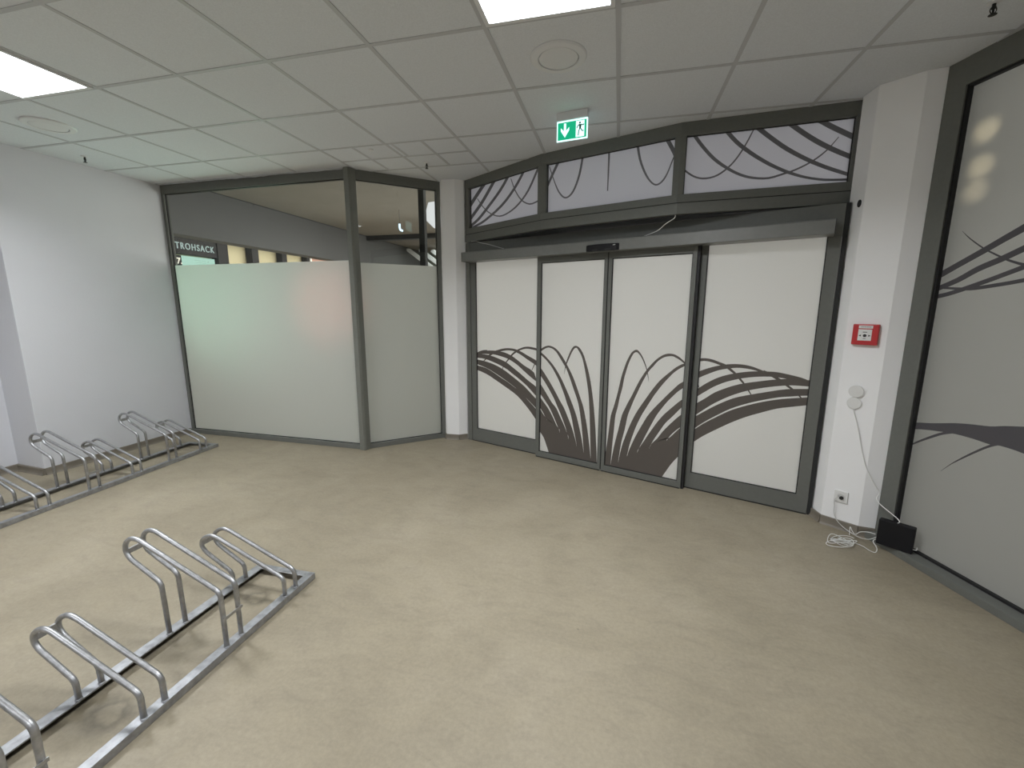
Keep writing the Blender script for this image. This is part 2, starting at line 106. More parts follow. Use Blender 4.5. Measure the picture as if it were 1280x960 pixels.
def floor_material():
    m, nt, out = newmat('resin_floor')
    p = nt.nodes.new('ShaderNodeBsdfPrincipled'); L(nt, p.outputs[0], out.inputs[0])
    p.inputs['Specular IOR Level'].default_value = .35
    tc = nt.nodes.new('ShaderNodeTexCoord')
    def noise(scale, detail, rough=.6, dist=0., stretch=None):
        n = nt.nodes.new('ShaderNodeTexNoise'); n.inputs['Scale'].default_value = scale
        n.inputs['Detail'].default_value = detail; n.inputs['Roughness'].default_value = rough
        n.inputs['Distortion'].default_value = dist
        if stretch:
            mp = nt.nodes.new('ShaderNodeMapping'); mp.inputs['Scale'].default_value = stretch[0]; mp.inputs['Rotation'].default_value = (0, 0, stretch[1])
            L(nt, tc.outputs['Object'], mp.inputs[0]); L(nt, mp.outputs[0], n.inputs['Vector'])
        else: L(nt, tc.outputs['Object'], n.inputs['Vector'])
        return n.outputs['Fac']
    def ramp(fac, stops):
        r = nt.nodes.new('ShaderNodeValToRGB'); e = r.color_ramp.elements
        e[0].position, e[0].color = stops[0][0], (*stops[0][1], 1); e[1].position, e[1].color = stops[-1][0], (*stops[-1][1], 1)
        for s in stops[1:-1]:
            k = e.new(s[0]); k.color = (*s[1], 1)
        L(nt, fac, r.inputs[0]); return r.outputs[0]
    def mult(a, b, f=1.):
        x = nt.nodes.new('ShaderNodeMix'); x.data_type = 'RGBA'; x.blend_type = 'MULTIPLY'; x.inputs[0].default_value = f
        L(nt, a, x.inputs[6]); L(nt, b, x.inputs[7]); return x.outputs[2]
    base = ramp(noise(1.3, 9, .62, .5), [(.3, FLOOR_A), (.52, FLOOR_B), (.72, FLOOR_C)])
    cloud = ramp(noise(4.5, 8, .7, 1.2, ((1, 2.2, 1), .5)), [(.33, (.90, .90, .91)), (.5, (1, 1, 1)), (.7, (1.05, 1.045, 1.03))])
    fine = ramp(noise(55, 5, .75), [(.35, (.91, .91, .91)), (.65, (1.06, 1.06, 1.06))])
    scuff = ramp(noise(7, 10, .8, 2.5, ((1, 5, 1), -.6)), [(.25, (.87, .86, .85)), (.36, (1, 1, 1)), (1, (1, 1, 1))])
    speck = ramp(noise(30, 2, .5), [(.2, (.62, .62, .62)), (.24, (1, 1, 1)), (1, (1, 1, 1))])
    c = mult(base, cloud); c = mult(c, fine); c = mult(c, scuff, .7); c = mult(c, speck, .8)
    # ring-shaped tyre and water marks left under the bicycle racks
    for (cx, cy, rad, s) in STAINS:
        mp = nt.nodes.new('ShaderNodeVectorMath'); mp.operation = 'DISTANCE'
        nn = nt.nodes.new('ShaderNodeTexNoise'); nn.inputs['Scale'].default_value = 14; nn.inputs['Detail'].default_value = 5
        L(nt, tc.outputs['Object'], nn.inputs['Vector'])
        ad = nt.nodes.new('ShaderNodeVectorMath'); ad.operation = 'MULTIPLY_ADD'
        L(nt, nn.outputs['Color'], ad.inputs[0]); ad.inputs[1].default_value = (rad * .9,) * 3
        L(nt, tc.outputs['Object'], ad.inputs[2])
        L(nt, ad.outputs[0], mp.inputs[0]); mp.inputs[1].default_value = (cx + rad * .45, cy + rad * .45, rad * .45)
        dv = nt.nodes.new('ShaderNodeMath'); dv.operation = 'DIVIDE'; L(nt, mp.outputs['Value'], dv.inputs[0]); dv.inputs[1].default_value = rad
        st = ramp(dv.outputs[0], [(.0, (1, 1, .98)), (.3, (.95,) * 3), (.5, (s,) * 3), (.8, (.93,) * 3), (1., (1, 1, 1))])
        c = mult(c, st)
    L(nt, c, p.inputs['Base Color'])
    rr = nt.nodes.new('ShaderNodeMapRange'); rr.inputs['To Min'].default_value = .42; rr.inputs['To Max'].default_value = .62
    L(nt, noise(6, 6), rr.inputs['Value']); L(nt, rr.outputs[0], p.inputs['Roughness'])
    b = nt.nodes.new('ShaderNodeBump'); b.inputs['Strength'].default_value = .12; b.inputs['Distance'].default_value = .002
    L(nt, noise(90, 4), b.inputs['Height']); L(nt, b.outputs[0], p.inputs['Normal'])
    return m

FLOOR_A, FLOOR_B, FLOOR_C = (.27, .235, .172), (.322, .282, .208), (.362, .319, .241)
STAINS = [(-1.80, 1.66, .10, .62), (-1.80, .98, .12, .62), (-1.84, 1.32, .10, .82), (-1.62, 1.30, .09, .86), (-4.4, 2.72, .13, .70), (-4.45, 3.42, .14, .80), (-4.4, 2.05, .12, .78)]
M = {}
M['floor'] = floor_material()
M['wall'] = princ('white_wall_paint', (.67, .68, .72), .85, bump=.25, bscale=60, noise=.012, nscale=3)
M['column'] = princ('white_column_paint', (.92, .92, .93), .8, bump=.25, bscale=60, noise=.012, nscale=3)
M['tile'] = princ('mineral_ceiling_tile', (.72, .745, .79), .95, noise=.05, nscale=160, bump=.5, bscale=220)
M['tbar'] = princ('ceiling_rail', (.52, .53, .56), .6)
M['tbar_white'] = princ('white_ceiling_rail', (.9, .9, .9), .4)
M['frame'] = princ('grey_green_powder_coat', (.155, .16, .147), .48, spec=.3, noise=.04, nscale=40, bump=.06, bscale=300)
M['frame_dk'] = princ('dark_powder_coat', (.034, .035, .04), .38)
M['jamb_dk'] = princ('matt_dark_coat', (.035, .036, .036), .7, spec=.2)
M['drive'] = princ('grey_anodised_cover', (.185, .188, .178), .36, noise=.04, nscale=30)
M['post'] = princ('grey_green_post_coat', (.185, .19, .17), .45, spec=.35, noise=.04, nscale=40)
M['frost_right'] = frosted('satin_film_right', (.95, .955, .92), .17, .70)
M['gasket'] = princ('black_rubber', (.012, .012, .013), .6)
M['frost'] = frosted('satin_film', (.95, .955, .94), .32, .70)
M['frost_win'] = frosted('satin_film_window', (.95, .96, .94), .21, .74)
M['frost_top'] = frosted('satin_film_fanlight', (.93, .94, 1.0), .28, .62)
M['decal'] = princ('brown_vinyl', (.112, .098, .088), .5, spec=.3)
M['decal_right'] = princ('dark_grey_vinyl', (.088, .084, .092), .5, spec=.3)
M['decal_top'] = princ('anthracite_vinyl', (.19, .19, .21), .5, spec=.3)
M['clear'] = clear_glass('clear_glass')
M['zinc'] = princ('galvanised_steel', (.45, .455, .47), .46, 1., noise=.16, nscale=55, rnoise=.12, bump=.12, bscale=150)
M['zinc_dull'] = princ('dull_galvanised_steel', (.40, .41, .43), .5, .9, noise=.22, nscale=35, rnoise=.12, bump=.15, bscale=120)
M['skirt'] = princ('resin_skirting', (.20, .178, .145), .55, noise=.12, nscale=8)
M['white_pl'] = princ('white_plastic', (.78, .78, .77), .35)
M['white_mt'] = princ('white_coated_metal', (.74, .75, .77), .5)
M['black_pl'] = princ('black_plastic', (.010, .010, .012), .5, spec=.25, bump=.05, bscale=200)
M['red'] = princ('red_plastic', (.52, .03, .035), .38)
M['ink'] = princ('black_ink', (.02, .02, .02), .6)
M['cable'] = princ('white_cable', (.78, .78, .76), .45)
M['cable_gr'] = princ('light_grey_cable', (.62, .62, .61), .45)
M['lamp'] = emit('light_panel_diffuser', (.93, .965, 1.0), 9.)
M['signw'] = emit('sign_white_light', (.62, .97, .93), 1.6)
M['signg'] = emit('sign_green_light', (.015, .50, .25), .9)
M['signd'] = princ('sign_dark_green', (.0, .09, .05), .5)
M['chrome'] = princ('brushed_metal', (.55, .55, .55), .3, 1.)
M['mall_wall'] = princ('grey_bulkhead_paint', (.165, .165, .17), .9)
M['mall_ceil'] = princ('taupe_ceiling_paint', (.30, .275, .25), .9, noise=.04, nscale=3)
M['mall_cream'] = princ('cream_wall', (.58, .53, .38), .8)
M['mall_green'] = princ('grey_green_wall', (.30, .33, .30), .8)
M['fascia'] = princ('dark_fascia', (.018, .018, .022), .7, spec=.2)
M['letters'] = emit('sign_letters', (.62, .76, .74), .8)
M['litsign'] = emit('lit_mint_sign', (.62, .95, .82), .95)
M['sign_ink'] = princ('sign_ink', (.25, .4, .38), .6)
M['pinkish'] = princ('pink_wall', (.62, .38, .34), .8)
M['downlight'] = emit('warm_downlight', (1., .93, .75), 6.)
M['cool'] = emit('cool_lamp', (.62, .82, 1.), 2.2)
M['daypanel'] = emit('outer_light_panel', (.97, .97, 1.), 1.0)

# ------------------------------------------------------------------ mesh helpers
def box(bm, x0, x1, y0, y1, z0, z1, mi=0):
    vs = [bm.verts.new(c) for c in ((x0, y0, z0), (x1, y0, z0), (x1, y1, z0), (x0, y1, z0), (x0, y0, z1), (x1, y0, z1), (x1, y1, z1), (x0, y1, z1))]
    for f in ((3, 2, 1, 0), (4, 5, 6, 7), (0, 1, 5, 4), (1, 2, 6, 5), (2, 3, 7, 6), (3, 0, 4, 7)):
        bm.faces.new([vs[i] for i in f]).material_index = mi
    return vs
def prism(bm, pts, z0, z1, mi=0):
    """plan polygon extruded upwards"""
    a = [bm.verts.new((x, y, z0)) for x, y in pts]; b = [bm.verts.new((x, y, z1)) for x, y in pts]
    n = len(pts)
    bm.faces.new(a[::-1]).material_index = mi; bm.faces.new(b).material_index = mi
    for i in range(n):
        bm.faces.new([a[i], a[(i + 1) % n], b[(i + 1) % n], b[i]]).material_index = mi
def prism_y(bm, pts, y0, y1, mi=0):
    """x-z outline given a thickness along y"""
    a = [bm.verts.new((x, y0, z)) for x, z in pts]; b = [bm.verts.new((x, y1, z)) for x, z in pts]
    n = len(pts)
    bm.faces.new(a).material_index = mi; bm.faces.new(b[::-1]).material_index = mi
    for i in range(n):
        bm.faces.new([a[(i + 1) % n], a[i], b[i], b[(i + 1) % n]]).material_index = mi
def disc_y(bm, cx, cz, r, y0, y1, n=28, mi=0, sz=1.):
    prism_y(bm, [(cx + r * math.cos(2 * PI * k / n), cz + sz * r * math.sin(2 * PI * k / n)) for k in range(n)], y0, y1, mi)
def smooth_path(P, k=6):
    P = [Vector(p) for p in P]; out = []
    for i in range(len(P) - 1):
        p0 = P[max(i - 1, 0)]; p1 = P[i]; p2 = P[i + 1]; p3 = P[min(i + 2, len(P) - 1)]
        for j in range(k):
            t = j / k
            out.append(.5 * ((2 * p1) + (p2 - p0) * t + (2 * p0 - 5 * p1 + 4 * p2 - p3) * t * t + (3 * p1 - p0 - 3 * p2 + p3) * t ** 3))
    out.append(P[-1]); return out
def tube(bm, path, r, n=10, caps=True):
    path = [Vector(p) for p in path]
    t0 = (path[1] - path[0]).normalized()
    up = Vector((0, 0, 1)) if abs(t0.z) < .9 else Vector((0, 1, 0))
    nrm = t0.cross(up).normalized(); rings = []
    for i, p in enumerate(path):
        t = (path[min(i + 1, len(path) - 1)] - path[max(i - 1, 0)]).normalized()
        nrm = (nrm - t * nrm.dot(t)).normalized(); bi = t.cross(nrm)
        rings.append([bm.verts.new(p + (nrm * math.cos(2 * PI * k / n) + bi * math.sin(2 * PI * k / n)) * r) for k in range(n)])
    for a, b in zip(rings, rings[1:]):
        for k in range(n):
            f = bm.faces.new([a[k], a[(k + 1) % n], b[(k + 1) % n], b[k]]); f.smooth = True
    if caps:
        bm.faces.new(rings[0][::-1]); bm.faces.new(rings[-1])
def lathe(bm, prof, n=40, c=(0, 0)):
    rings = []
    for r, z in prof:
        rings.append([bm.verts.new((c[0] + r * math.cos(2 * PI * k / n), c[1] + r * math.sin(2 * PI * k / n), z)) for k in range(n)])
    for a, b in zip(rings, rings[1:]):
        for k in range(n):
            bm.faces.new([a[k], a[(k + 1) % n], b[(k + 1) % n], b[k]])
    bm.faces.new(rings[0]); bm.faces.new(rings[-1][::-1])
def ribbons(bm, rows, y, th=.0003):
    """curved vinyl strips lying on a pane; rows of (u,z,u,z) edge pairs"""
    for j, row in enumerate(rows):
        a = smooth_path([(q[0], 0, q[1]) for q in row], 3); b = smooth_path([(q[2], 0, q[3]) for q in row], 3)
        yf = y - .0003 - .00012 * j
        va = [bm.verts.new((p.x, yf, p.z)) for p in a]; vb = [bm.verts.new((p.x, yf, p.z)) for p in b]
        for i in range(len(va) - 1):
            q = [va[i], va[i + 1], vb[i + 1], vb[i]]
            try: bm.faces.new(q)
            except ValueError: pass
def ob(name, bm, mat, parent=None, bevel=0., seg=2, loc=None, rotz=None, smooth=False):
    bmesh.ops.remove_doubles(bm, verts=bm.verts, dist=1e-6)
    bmesh.ops.recalc_face_normals(bm, faces=bm.faces)
    me = bpy.data.meshes.new(name); bm.to_mesh(me); bm.free()
    for m in (mat if isinstance(mat, (list, tuple)) else [mat]): me.materials.append(m)
    o = bpy.data.objects.new(name, me); COL.objects.link(o)
    if parent: o.parent = parent
    if loc is not None: o.location = loc
    if rotz is not None: o.rotation_euler = (0, 0, rotz)
    if bevel:
        b = o.modifiers.new('edge', 'BEVEL'); b.width = bevel; b.segments = seg; b.limit_method = 'ANGLE'; b.angle_limit = .6
    return o
def B(): return bmesh.new()
def empty(name, loc=(0, 0, 0), rotz=0.):
    o = bpy.data.objects.new(name, None); COL.objects.link(o); o.location = loc; o.rotation_euler = (0, 0, rotz)
    o.empty_display_size = .1
    return o
def tag(o, label, cat, group=None, kind=None):
    o['label'] = label; o['category'] = cat
    if group: o['group'] = group
    if kind: o['kind'] = kind
    return o
def struct(o, label, cat): return tag(o, label, cat, None, 'structure')
def bx(name, dims, mat, parent=None, bevel=0., **k):
    bm = B(); box(bm, *dims); return ob(name, bm, mat, parent, bevel, **k)
def line_frame(p, q):
    d = (Vector(q) - Vector(p)); return math.atan2(d.y, d.x), d.length

# ------------------------------------------------------------------ plan of the lobby
W0, W1, W2 = (-5.02, 4.02), (-2.62, 3.965), (-1.925, 4.60)
T0, T1, T2, T3 = (-1.66, 4.63), (-.72, 4.02), (.392, 3.612), (1.506, 3.514)
DA = (-1.5807, 4.5664); DROT = math.atan2(-.35319, .93555)
C0, C1, C2, C3 = (1.46, 3.47), (1.475, 3.32), (1.645, 3.19), (1.735, 3.175)
GD = Vector((.3, -.954)).normalized(); GROT = math.atan2(GD.y, GD.x)
def G(u, y=0.):
    return (C3[0] + GD.x * u - GD.y * y, C3[1] + GD.y * u + GD.x * y)
GE = G(3.0)

# floor
bm = B(); box(bm, -10, 8, -4, 12, -.1, 0)
struct(ob('floor', bm, M['floor']), 'beige grey mottled resin floor of the lobby', 'floor')

# tiled ceiling, cut to the outline of the lobby
def ceiling():
    out = [(-5.6, -3.6), (GE[0] + .1, -3.6), (GE[0] + .1, GE[1]), G(0, .06), C3, (C2[0] + .03, C2[1] + .06), T3, T2, T1, T0, (-1.7, 4.68), (-1.93, 4.66), W2, W1, (W0[0], W0[1] + .02), (-5.1, 4.05), (-5.1, 2.55), (-5.6, 2.55)]
    bm = B(); prism(bm, out, CEIL + .0025, CEIL + .12)
    struct(ob('ceiling', bm, M['white_mt']), 'slab over the suspended lobby ceiling', 'ceiling')
    bm = B(); bm.faces.new([bm.verts.new((x, y, CEIL)) for x, y in out])
    gx = [-4.4352 + .625 * i for i in range(-2, 13)]; gy = [1.6158 + .625 * j for j in range(-9, 6)]
    hw = .012
    def cut(p, n):
        bmesh.ops.bisect_plane(bm, geom=bm.verts[:] + bm.edges[:] + bm.faces[:], plane_co=p, plane_no=n)
    for x in gx + [-2.25, -1.885, -1.615]:
        for s in (-hw, hw): cut((x + s, 0, 0), (1, 0, 0))
    for y in gy + [3.803]:
        for s in (-hw, hw): cut((0, y + s, 0), (0, 1, 0))
    bars = []
    for f in bm.faces:
        c = f.calc_center_median(); bar = False
        for x in gx: bar |= abs(c.x - x) < hw * .99
        for y in gy: bar |= abs(c.y - y) < hw * .99
        if abs(c.y - 3.803) < hw and -2.56 < c.x < -1.31: bar = True
        if abs(c.x + 2.25) < hw and 3.49 < c.y < 4.116: bar = True
        if abs(c.x + 1.885) < hw and 3.49 < c.y < 3.803: bar = True
        if abs(c.x + 1.615) < hw and 3.49 < c.y < 4.116: bar = True
        f.material_index = 1 if bar else 0
        if bar: bars.append(f)
    # the recesses over the light panels stay closed by the fittings themselves
    r = bmesh.ops.extrude_face_region(bm, geom=bars)
    bmesh.ops.translate(bm, verts=[v for v in r['geom'] if isinstance(v, bmesh.types.BMVert)], vec=(0, 0, -.003))
    bmesh.ops.delete(bm, geom=bars, context='FACES_ONLY')
    return ob('ceiling', bm, [M['tile'], M['tbar']])
struct(ceiling(), 'suspended ceiling of speckled grey mineral tiles in metal rails', 'ceiling')
OC = 3.05
bm = B(); box(bm, -10, 8, -4, 12, OC, OC + .1)
struct(ob('ceiling', bm, M['mall_ceil']), 'taupe painted ceiling of the passage behind the glazing', 'ceiling')

# walls
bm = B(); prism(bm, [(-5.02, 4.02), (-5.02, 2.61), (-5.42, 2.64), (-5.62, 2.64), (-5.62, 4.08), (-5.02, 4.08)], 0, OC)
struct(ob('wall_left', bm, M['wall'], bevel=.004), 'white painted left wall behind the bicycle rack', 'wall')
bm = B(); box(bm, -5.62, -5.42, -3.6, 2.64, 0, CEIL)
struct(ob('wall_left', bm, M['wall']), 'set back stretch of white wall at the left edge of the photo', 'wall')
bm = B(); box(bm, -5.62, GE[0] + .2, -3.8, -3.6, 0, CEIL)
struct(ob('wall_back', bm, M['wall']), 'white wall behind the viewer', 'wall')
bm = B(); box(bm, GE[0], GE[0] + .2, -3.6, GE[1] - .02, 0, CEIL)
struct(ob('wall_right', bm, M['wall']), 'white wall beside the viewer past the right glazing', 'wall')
def skirting(pts, name, label, h=.062, t=.014):
    bm = B()
    for p, q in zip(pts, pts[1:]):
        p = Vector(p); q = Vector(q); d = (q - p).normalized(); n = Vector((d.y, -d.x))
        a = p - d * 0.0; b = q + d * 0.0
        prof = [(0, 0), (t + .012, 0), (t + .003, .012), (t, .03), (t, h - .004), (t - .004, h), (0, h)]
        va = [bm.verts.new((a.x + n.x * o, a.y + n.y * o, z)) for o, z in prof]
        vb = [bm.verts.new((b.x + n.x * o, b.y + n.y * o, z)) for o, z in prof]
        k = len(prof)
        bm.faces.new(va); bm.faces.new(vb[::-1])
        for i in range(k): bm.faces.new([va[i], vb[i], vb[(i + 1) % k], va[(i + 1) % k]])
    return struct(ob(name, bm, M['skirt']), label, 'skirting')
skirting([(-5.42, -3.5), (-5.42, 2.64), (-5.02, 2.61), (-5.02, 4.0)], 'baseboard_left', 'grey brown resin skirting along the left wall')

# white columns
def column(pts, label, inset=0):
    bm = B(); prism(bm, pts, 0, CEIL)
    return struct(ob('column', bm, M['column'], bevel=.003), label, 'column')
CL = [(-1.915, 4.575), (-1.885, 4.535), (-1.735, 4.54), (-1.655, 4.60), (-1.64, 4.80), (-1.90, 4.80)]
column(CL, 'narrow white column between the corner window and the sliding doors')
skirting([CL[0], CL[1], CL[2], CL[3]], 'baseboard_center', 'resin skirting around the foot of the narrow column', t=.008)
CR = [C0, C1, C2, C3, (G(0, .2)[0], G(0, .2)[1]), (1.62, 3.62), (1.50, 3.56)]
column(CR, 'faceted white column carrying the red fire alarm')
skirting([(1.455, 3.44), C1, C2, C3], 'baseboard_right', 'resin skirting around the foot of the faceted column', t=.008)

# ------------------------------------------------------------------ left glazing
def left_window(idx, p, q, label, film_z, lp, rp, top=2.757, sill=.05):
    rot, ln = line_frame(p, q)
    r = struct(empty('window_%d' % idx, (p[0], p[1], 0), rot), label, 'window')
    bm = B()
    box(bm, 0, ln, 0, .06, top, CEIL); box(bm, 0, ln, -.012, .06, 0, sill)
    box(bm, 0, lp, 0, .06, sill, top); box(bm, ln - rp, ln, 0, .06, sill, top)
    fr = ob('window_frame', bm, M['frame'], r, .002)
    bm = B()
    g = .006
    for (a, b, c, d) in ((lp, lp + g, sill, top), (ln - rp - g, ln - rp, sill, top), (lp, ln - rp, sill, sill + g), (lp, ln - rp, top - g, top)):
        box(bm, a, b, .018, .034, c, d)
    ob('gasket', bm, M['gasket'], fr)
    pane = bx('glass_pane', (lp, ln - rp, .026, .032, sill, top), M['clear'], r)
    bx('frosted_film', (lp + g, ln - rp - g, .0245, .0255, sill, film_z), M['frost_win'], pane)['label'] = 'frosted film on the lower pane'
    return r
left_window(1, W0, W1, 'large fixed window beside the left wall, frosted up to eye level', 1.985, .035, .03)
left_window(2, W1, W2, 'narrower angled corner window next to the slim white column', 1.965, .055, .045)
bm = B()
prism(bm, [(-2.645, 3.935), (-2.588, 3.925), (-2.572, 3.945), (-2.56, 4.01), (-2.60, 4.06), (-2.645, 4.05)], 0, CEIL + .004)
struct(ob('trim_1', bm, M['post'], bevel=.003), 'grey green corner post between the two left windows', 'post')
bm = B()
a = Vector((-5.02, 4.0)); 
pts = []
for i in range(49):
    x = -5.01 + 2.34 * i / 48; pts.append((x, CEIL - .004 - random.uniform(.0, .006) - (.006 if 20 < i < 30 else 0)))
prism_y(bm, [(-5.01, CEIL)] + [(x, z) for x, z in pts] + [(-2.67, CEIL)], 3.955, 3.975)
struct(ob('trim_2', bm, M['tbar']), 'ragged sealant strip above the large left window', 'trim')

# ------------------------------------------------------------------ sliding door set
DL = 3.243
def droot(name, u=0.): 
    return empty(name, (DA[0] + .93555 * u, DA[1] - .35319 * u, 0), DROT)
r = struct(droot('door_3'), 'grey green portal frame around the automatic sliding doors', 'door frame')
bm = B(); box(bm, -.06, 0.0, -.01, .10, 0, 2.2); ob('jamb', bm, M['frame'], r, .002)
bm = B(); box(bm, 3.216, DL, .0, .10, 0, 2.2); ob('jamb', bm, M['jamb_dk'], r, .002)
bm = B(); box(bm, .0, 3.216, -.005, .10, 2.0, 2.2); ob('header', bm, M['frame'], r, .002)
def side_light(idx, x0, x1, gl, gr, z0, label, key):
    r = struct(droot('window_%d' % idx), label, 'window')
    bm = B()
    box(bm, x0, x1, 0, .045, 0, z0); box(bm, x0, gl, 0, .045, z0, 2.0); box(bm, gr, x1, 0, .045, z0, 2.0)
    fr = ob('window_frame', bm, M['frame'], r, .002)
    bm = B(); g = .006
    for (a, b, c, d) in ((gl, gl + g, z0, 2.0), (gr - g, gr, z0, 2.0), (gl, gr, z0, z0 + g)): box(bm, a, b, .006, .02, c, d)
    ob('gasket', bm, M['gasket'], fr)
    p = bx('frosted_pane', (gl, gr, .0125, .0185, z0, 2.01), M['frost'], r)
    bm = B(); ribbons(bm, DEC[key], .0125)
    clip(bm, gl + g * .5, gr - g * .5, z0, 2.0)
    ob('film_pattern', bm, M['decal'], p)['label'] = 'curved dark brown vinyl bands'
    bx('seal', (x0, x1, -.004, .0, 0, .008), M['gasket'], r)
    return r
def clip(bm, x0, x1, z0, z1):
    for co, no in (((x0, 0, 0), (-1, 0, 0)), ((x1, 0, 0), (1, 0, 0)), ((0, 0, z0), (0, 0, -1)), ((0, 0, z1), (0, 0, 1))):
        bmesh.ops.bisect_plane(bm, geom=bm.verts[:] + bm.edges[:] + bm.faces[:], plane_co=co, plane_no=no, clear_outer=True)
side_light(3, 0.0, .90, .068, .85, .150, 'fixed frosted side panel left of the sliding door leaves', 'fixl')
side_light(4, 2.31, 3.214, 2.387, 3.140, .140, 'fixed frosted side panel right of the sliding door leaves', 'fixr')
def door_leaf(idx, x0, x1, gl, gr, label, key):
    r = struct(droot('door_%d' % idx), label, 'door')
    bm = B(); z0, z1, gz0, gz1 = .008, 2.015, .062, 1.938
    ya, yb = -.060, -.018
    box(bm, x0, gl, ya, yb, z0, z1); box(bm, gr, x1, ya, yb, z0, z1); box(bm, gl, gr, ya, yb, z0, gz0); box(bm, gl, gr, ya, yb, gz1, z1)
    fr = ob('door_frame', bm, M['frame'], r, .0025)
    bm = B(); g = .006
    for (a, b, c, d) in ((gl, gl + g, gz0, gz1), (gr - g, gr, gz0, gz1), (gl, gr, gz0, gz0 + g), (gl, gr, gz1 - g, gz1)): box(bm, a, b, -.052, -.036, c, d)
    ob('gasket', bm, M['gasket'], fr)
    bm = B(); box(bm, x0 if idx == 2 else x1 - .004, (x0 + .004) if idx == 2 else x1, ya - .001, yb, z0 + .01, z1)
    ob('edge_seal', bm, M['gasket'], fr)
    bm = B(); box(bm, x0 + .01, x1 - .01, ya - .001, yb + .004, .001, .009); ob('bottom_seal', bm, M['gasket'], fr)
    p = bx('frosted_pane', (gl, gr, -.0447, -.0390, gz0, gz1), M['frost'], r)
    bm = B(); ribbons(bm, DEC[key], -.0447); clip(bm, gl + g * .5, gr - g * .5, gz0, gz1)
    ob('film_pattern', bm, M['decal'], p)['label'] = 'dark brown vinyl fan of blades'
    return r
door_leaf(1, .885, 1.600, .925, 1.568, 'left sliding door leaf with half of the brown blade fan', 'leaf1')
door_leaf(2, 1.602, 2.326, 1.636, 2.294, 'right sliding door leaf with half of the brown blade fan', 'leaf2')
bm = B(); box(bm, 2.327, 2.345, -.05, .0, 0, 2.0)
struct(ob('trim_3', bm, M['gasket'], loc=(DA[0], DA[1], 0), rotz=DROT), 'black shadow gap seal beside the right sliding door leaf', 'seal')

# door operator
r = tag(droot('door_operator'), 'long grey green automatic drive box above the sliding doors', 'door operator')
bm = B()
prof = [(-.150, 1.990), (-.152, 1.994), (-.150, 2.078), (-.142, 2.086), (-.008, 2.092), (-.008, 1.990)]
x0, x1 = .005, 3.168
a = [bm.verts.new((x0, y, z)) for y, z in prof]; b = [bm.verts.new((x1, y, z)) for y, z in prof]
bm.faces.new(a); bm.faces.new(b[::-1])
for i in range(len(prof)): bm.faces.new([a[i], b[i], b[(i + 1) % 6], a[(i + 1) % 6]])
ob('cover', bm, M['drive'], r, .002)
bm = B(); 
bm.free()
for x in (x0 - .003, x1): bx('end_cap', (x, x + .003, -.149, -.01, 1.992, 2.084), M['frame_dk'], r)
r = tag(droot('motion_sensor', 0), 'black motion sensor bar on the drive box above the leaves', 'sensor')
bm = B(); pr = []
for k in range(13):
    t = k / 12; pr.append((1.430 + .300 * t, -.1526 - .030 * math.sin(PI * t) ** .5))
prism(bm, [(1.430, -.1526)] + pr[1:-1] + [(1.730, -.1526)], 1.990, 2.046)
ob('housing', bm, M['black_pl'], r, .004)
bx('lens_strip', (1.50, 1.66, -.1815, -.178, 1.992, 2.006), M['gasket'], r)
bm = B(); box(bm, 1.680, 1.698, -.1765, -.1705, 2.030, 2.034); box(bm, 1.693, 1.700, -.1755, -.168, 2.032, 2.035); ob('badge', bm, M['white_pl'], r)

# ------------------------------------------------------------------ fanlight above the doors, in three facets
TP = [Vector(T0), Vector(T1), Vector(T2), Vector(T3)]
r = struct(empty('window_5', (0, 0, 0)), 'three facet frosted fanlight band above the sliding doors', 'window')
def facet_frame(i):
    d = TP[i + 1] - TP[i]; return math.atan2(d.y, d.x), d.length
def facet_child(name, bm, mat, i, parent, bevel=.002):
    rot, ln = facet_frame(i)
    o = ob(name, bm, mat, parent, bevel, loc=(TP[i].x, TP[i].y, 0), rotz=rot); return o
gx0 = [(.040, 1.082), (.052, 1.140), (.038, 1.074)]
for i in range(3):
    rot, ln = facet_frame(i)
    bm = B()
    ex0, ex1 = (0, .012 if i == 0 else .0)
    box(bm, 0, ln, 0, .075, 2.757, CEIL + .003); box(bm, 0, ln, 0, .075, 2.296, 2.352)
    if i == 0: box(bm, 0, gx0[0][0] + .03, 0, .075, 2.352, 2.757)
    if i == 2: box(bm, gx0[2][1], ln, 0, .075, 2.352, 2.757)
    facet_child('window_frame', bm, M['frame'], i, r)
    a, b = gx0[i]
    if i == 0: a += .03
    bm = B(); g = .005
    for (x0, x1, z0, z1) in ((a, a + g, 2.352, 2.757), (b - g, b, 2.352, 2.757), (a, b, 2.352, 2.352 + g), (a, b, 2.757 - g, 2.757)): box(bm, x0, x1, .03, .045, z0, z1)
    facet_child('gasket', bm, M['gasket'], i, r, 0)
    bm = B(); box(bm, a - .01, b + .01, .0353, .041, 2.345, 2.765)
    p = facet_child('frosted_pane', bm, M['frost_top'], i, r, 0)
    bm = B(); ribbons(bm, DEC['tr' + 'abc'[i]], .0353); clip(bm, a, b, 2.352, 2.757)
    o = ob('film_pattern', bm, M['decal_top'], p)
    o['label'] = 'dark grey vinyl curves hanging from the top'
for k, (i, w0, w1) in enumerate(((1, .040, .052), (2, .045, .038))):
    # mullions bisect the facet angle
    ra, la = facet_frame(i - 1); rb, lb = facet_frame(i)
    P = TP[i]; da = Vector((math.cos(ra), math.sin(ra))); db = Vector((math.cos(rb), math.sin(rb)))
    na = Vector((-da.y, da.x)); nb = Vector((-db.y, db.x))
    pts = [P - da * w0, P, P + db * w1, P + db * w1 + nb * .075, P + (na + nb) * .0375, P - da * w0 + na * .075]
    bm = B(); prism(bm, [(p.x, p.y) for p in pts], 2.352, 2.757)
    ob('mullion', bm, M['frame'], r, .002)
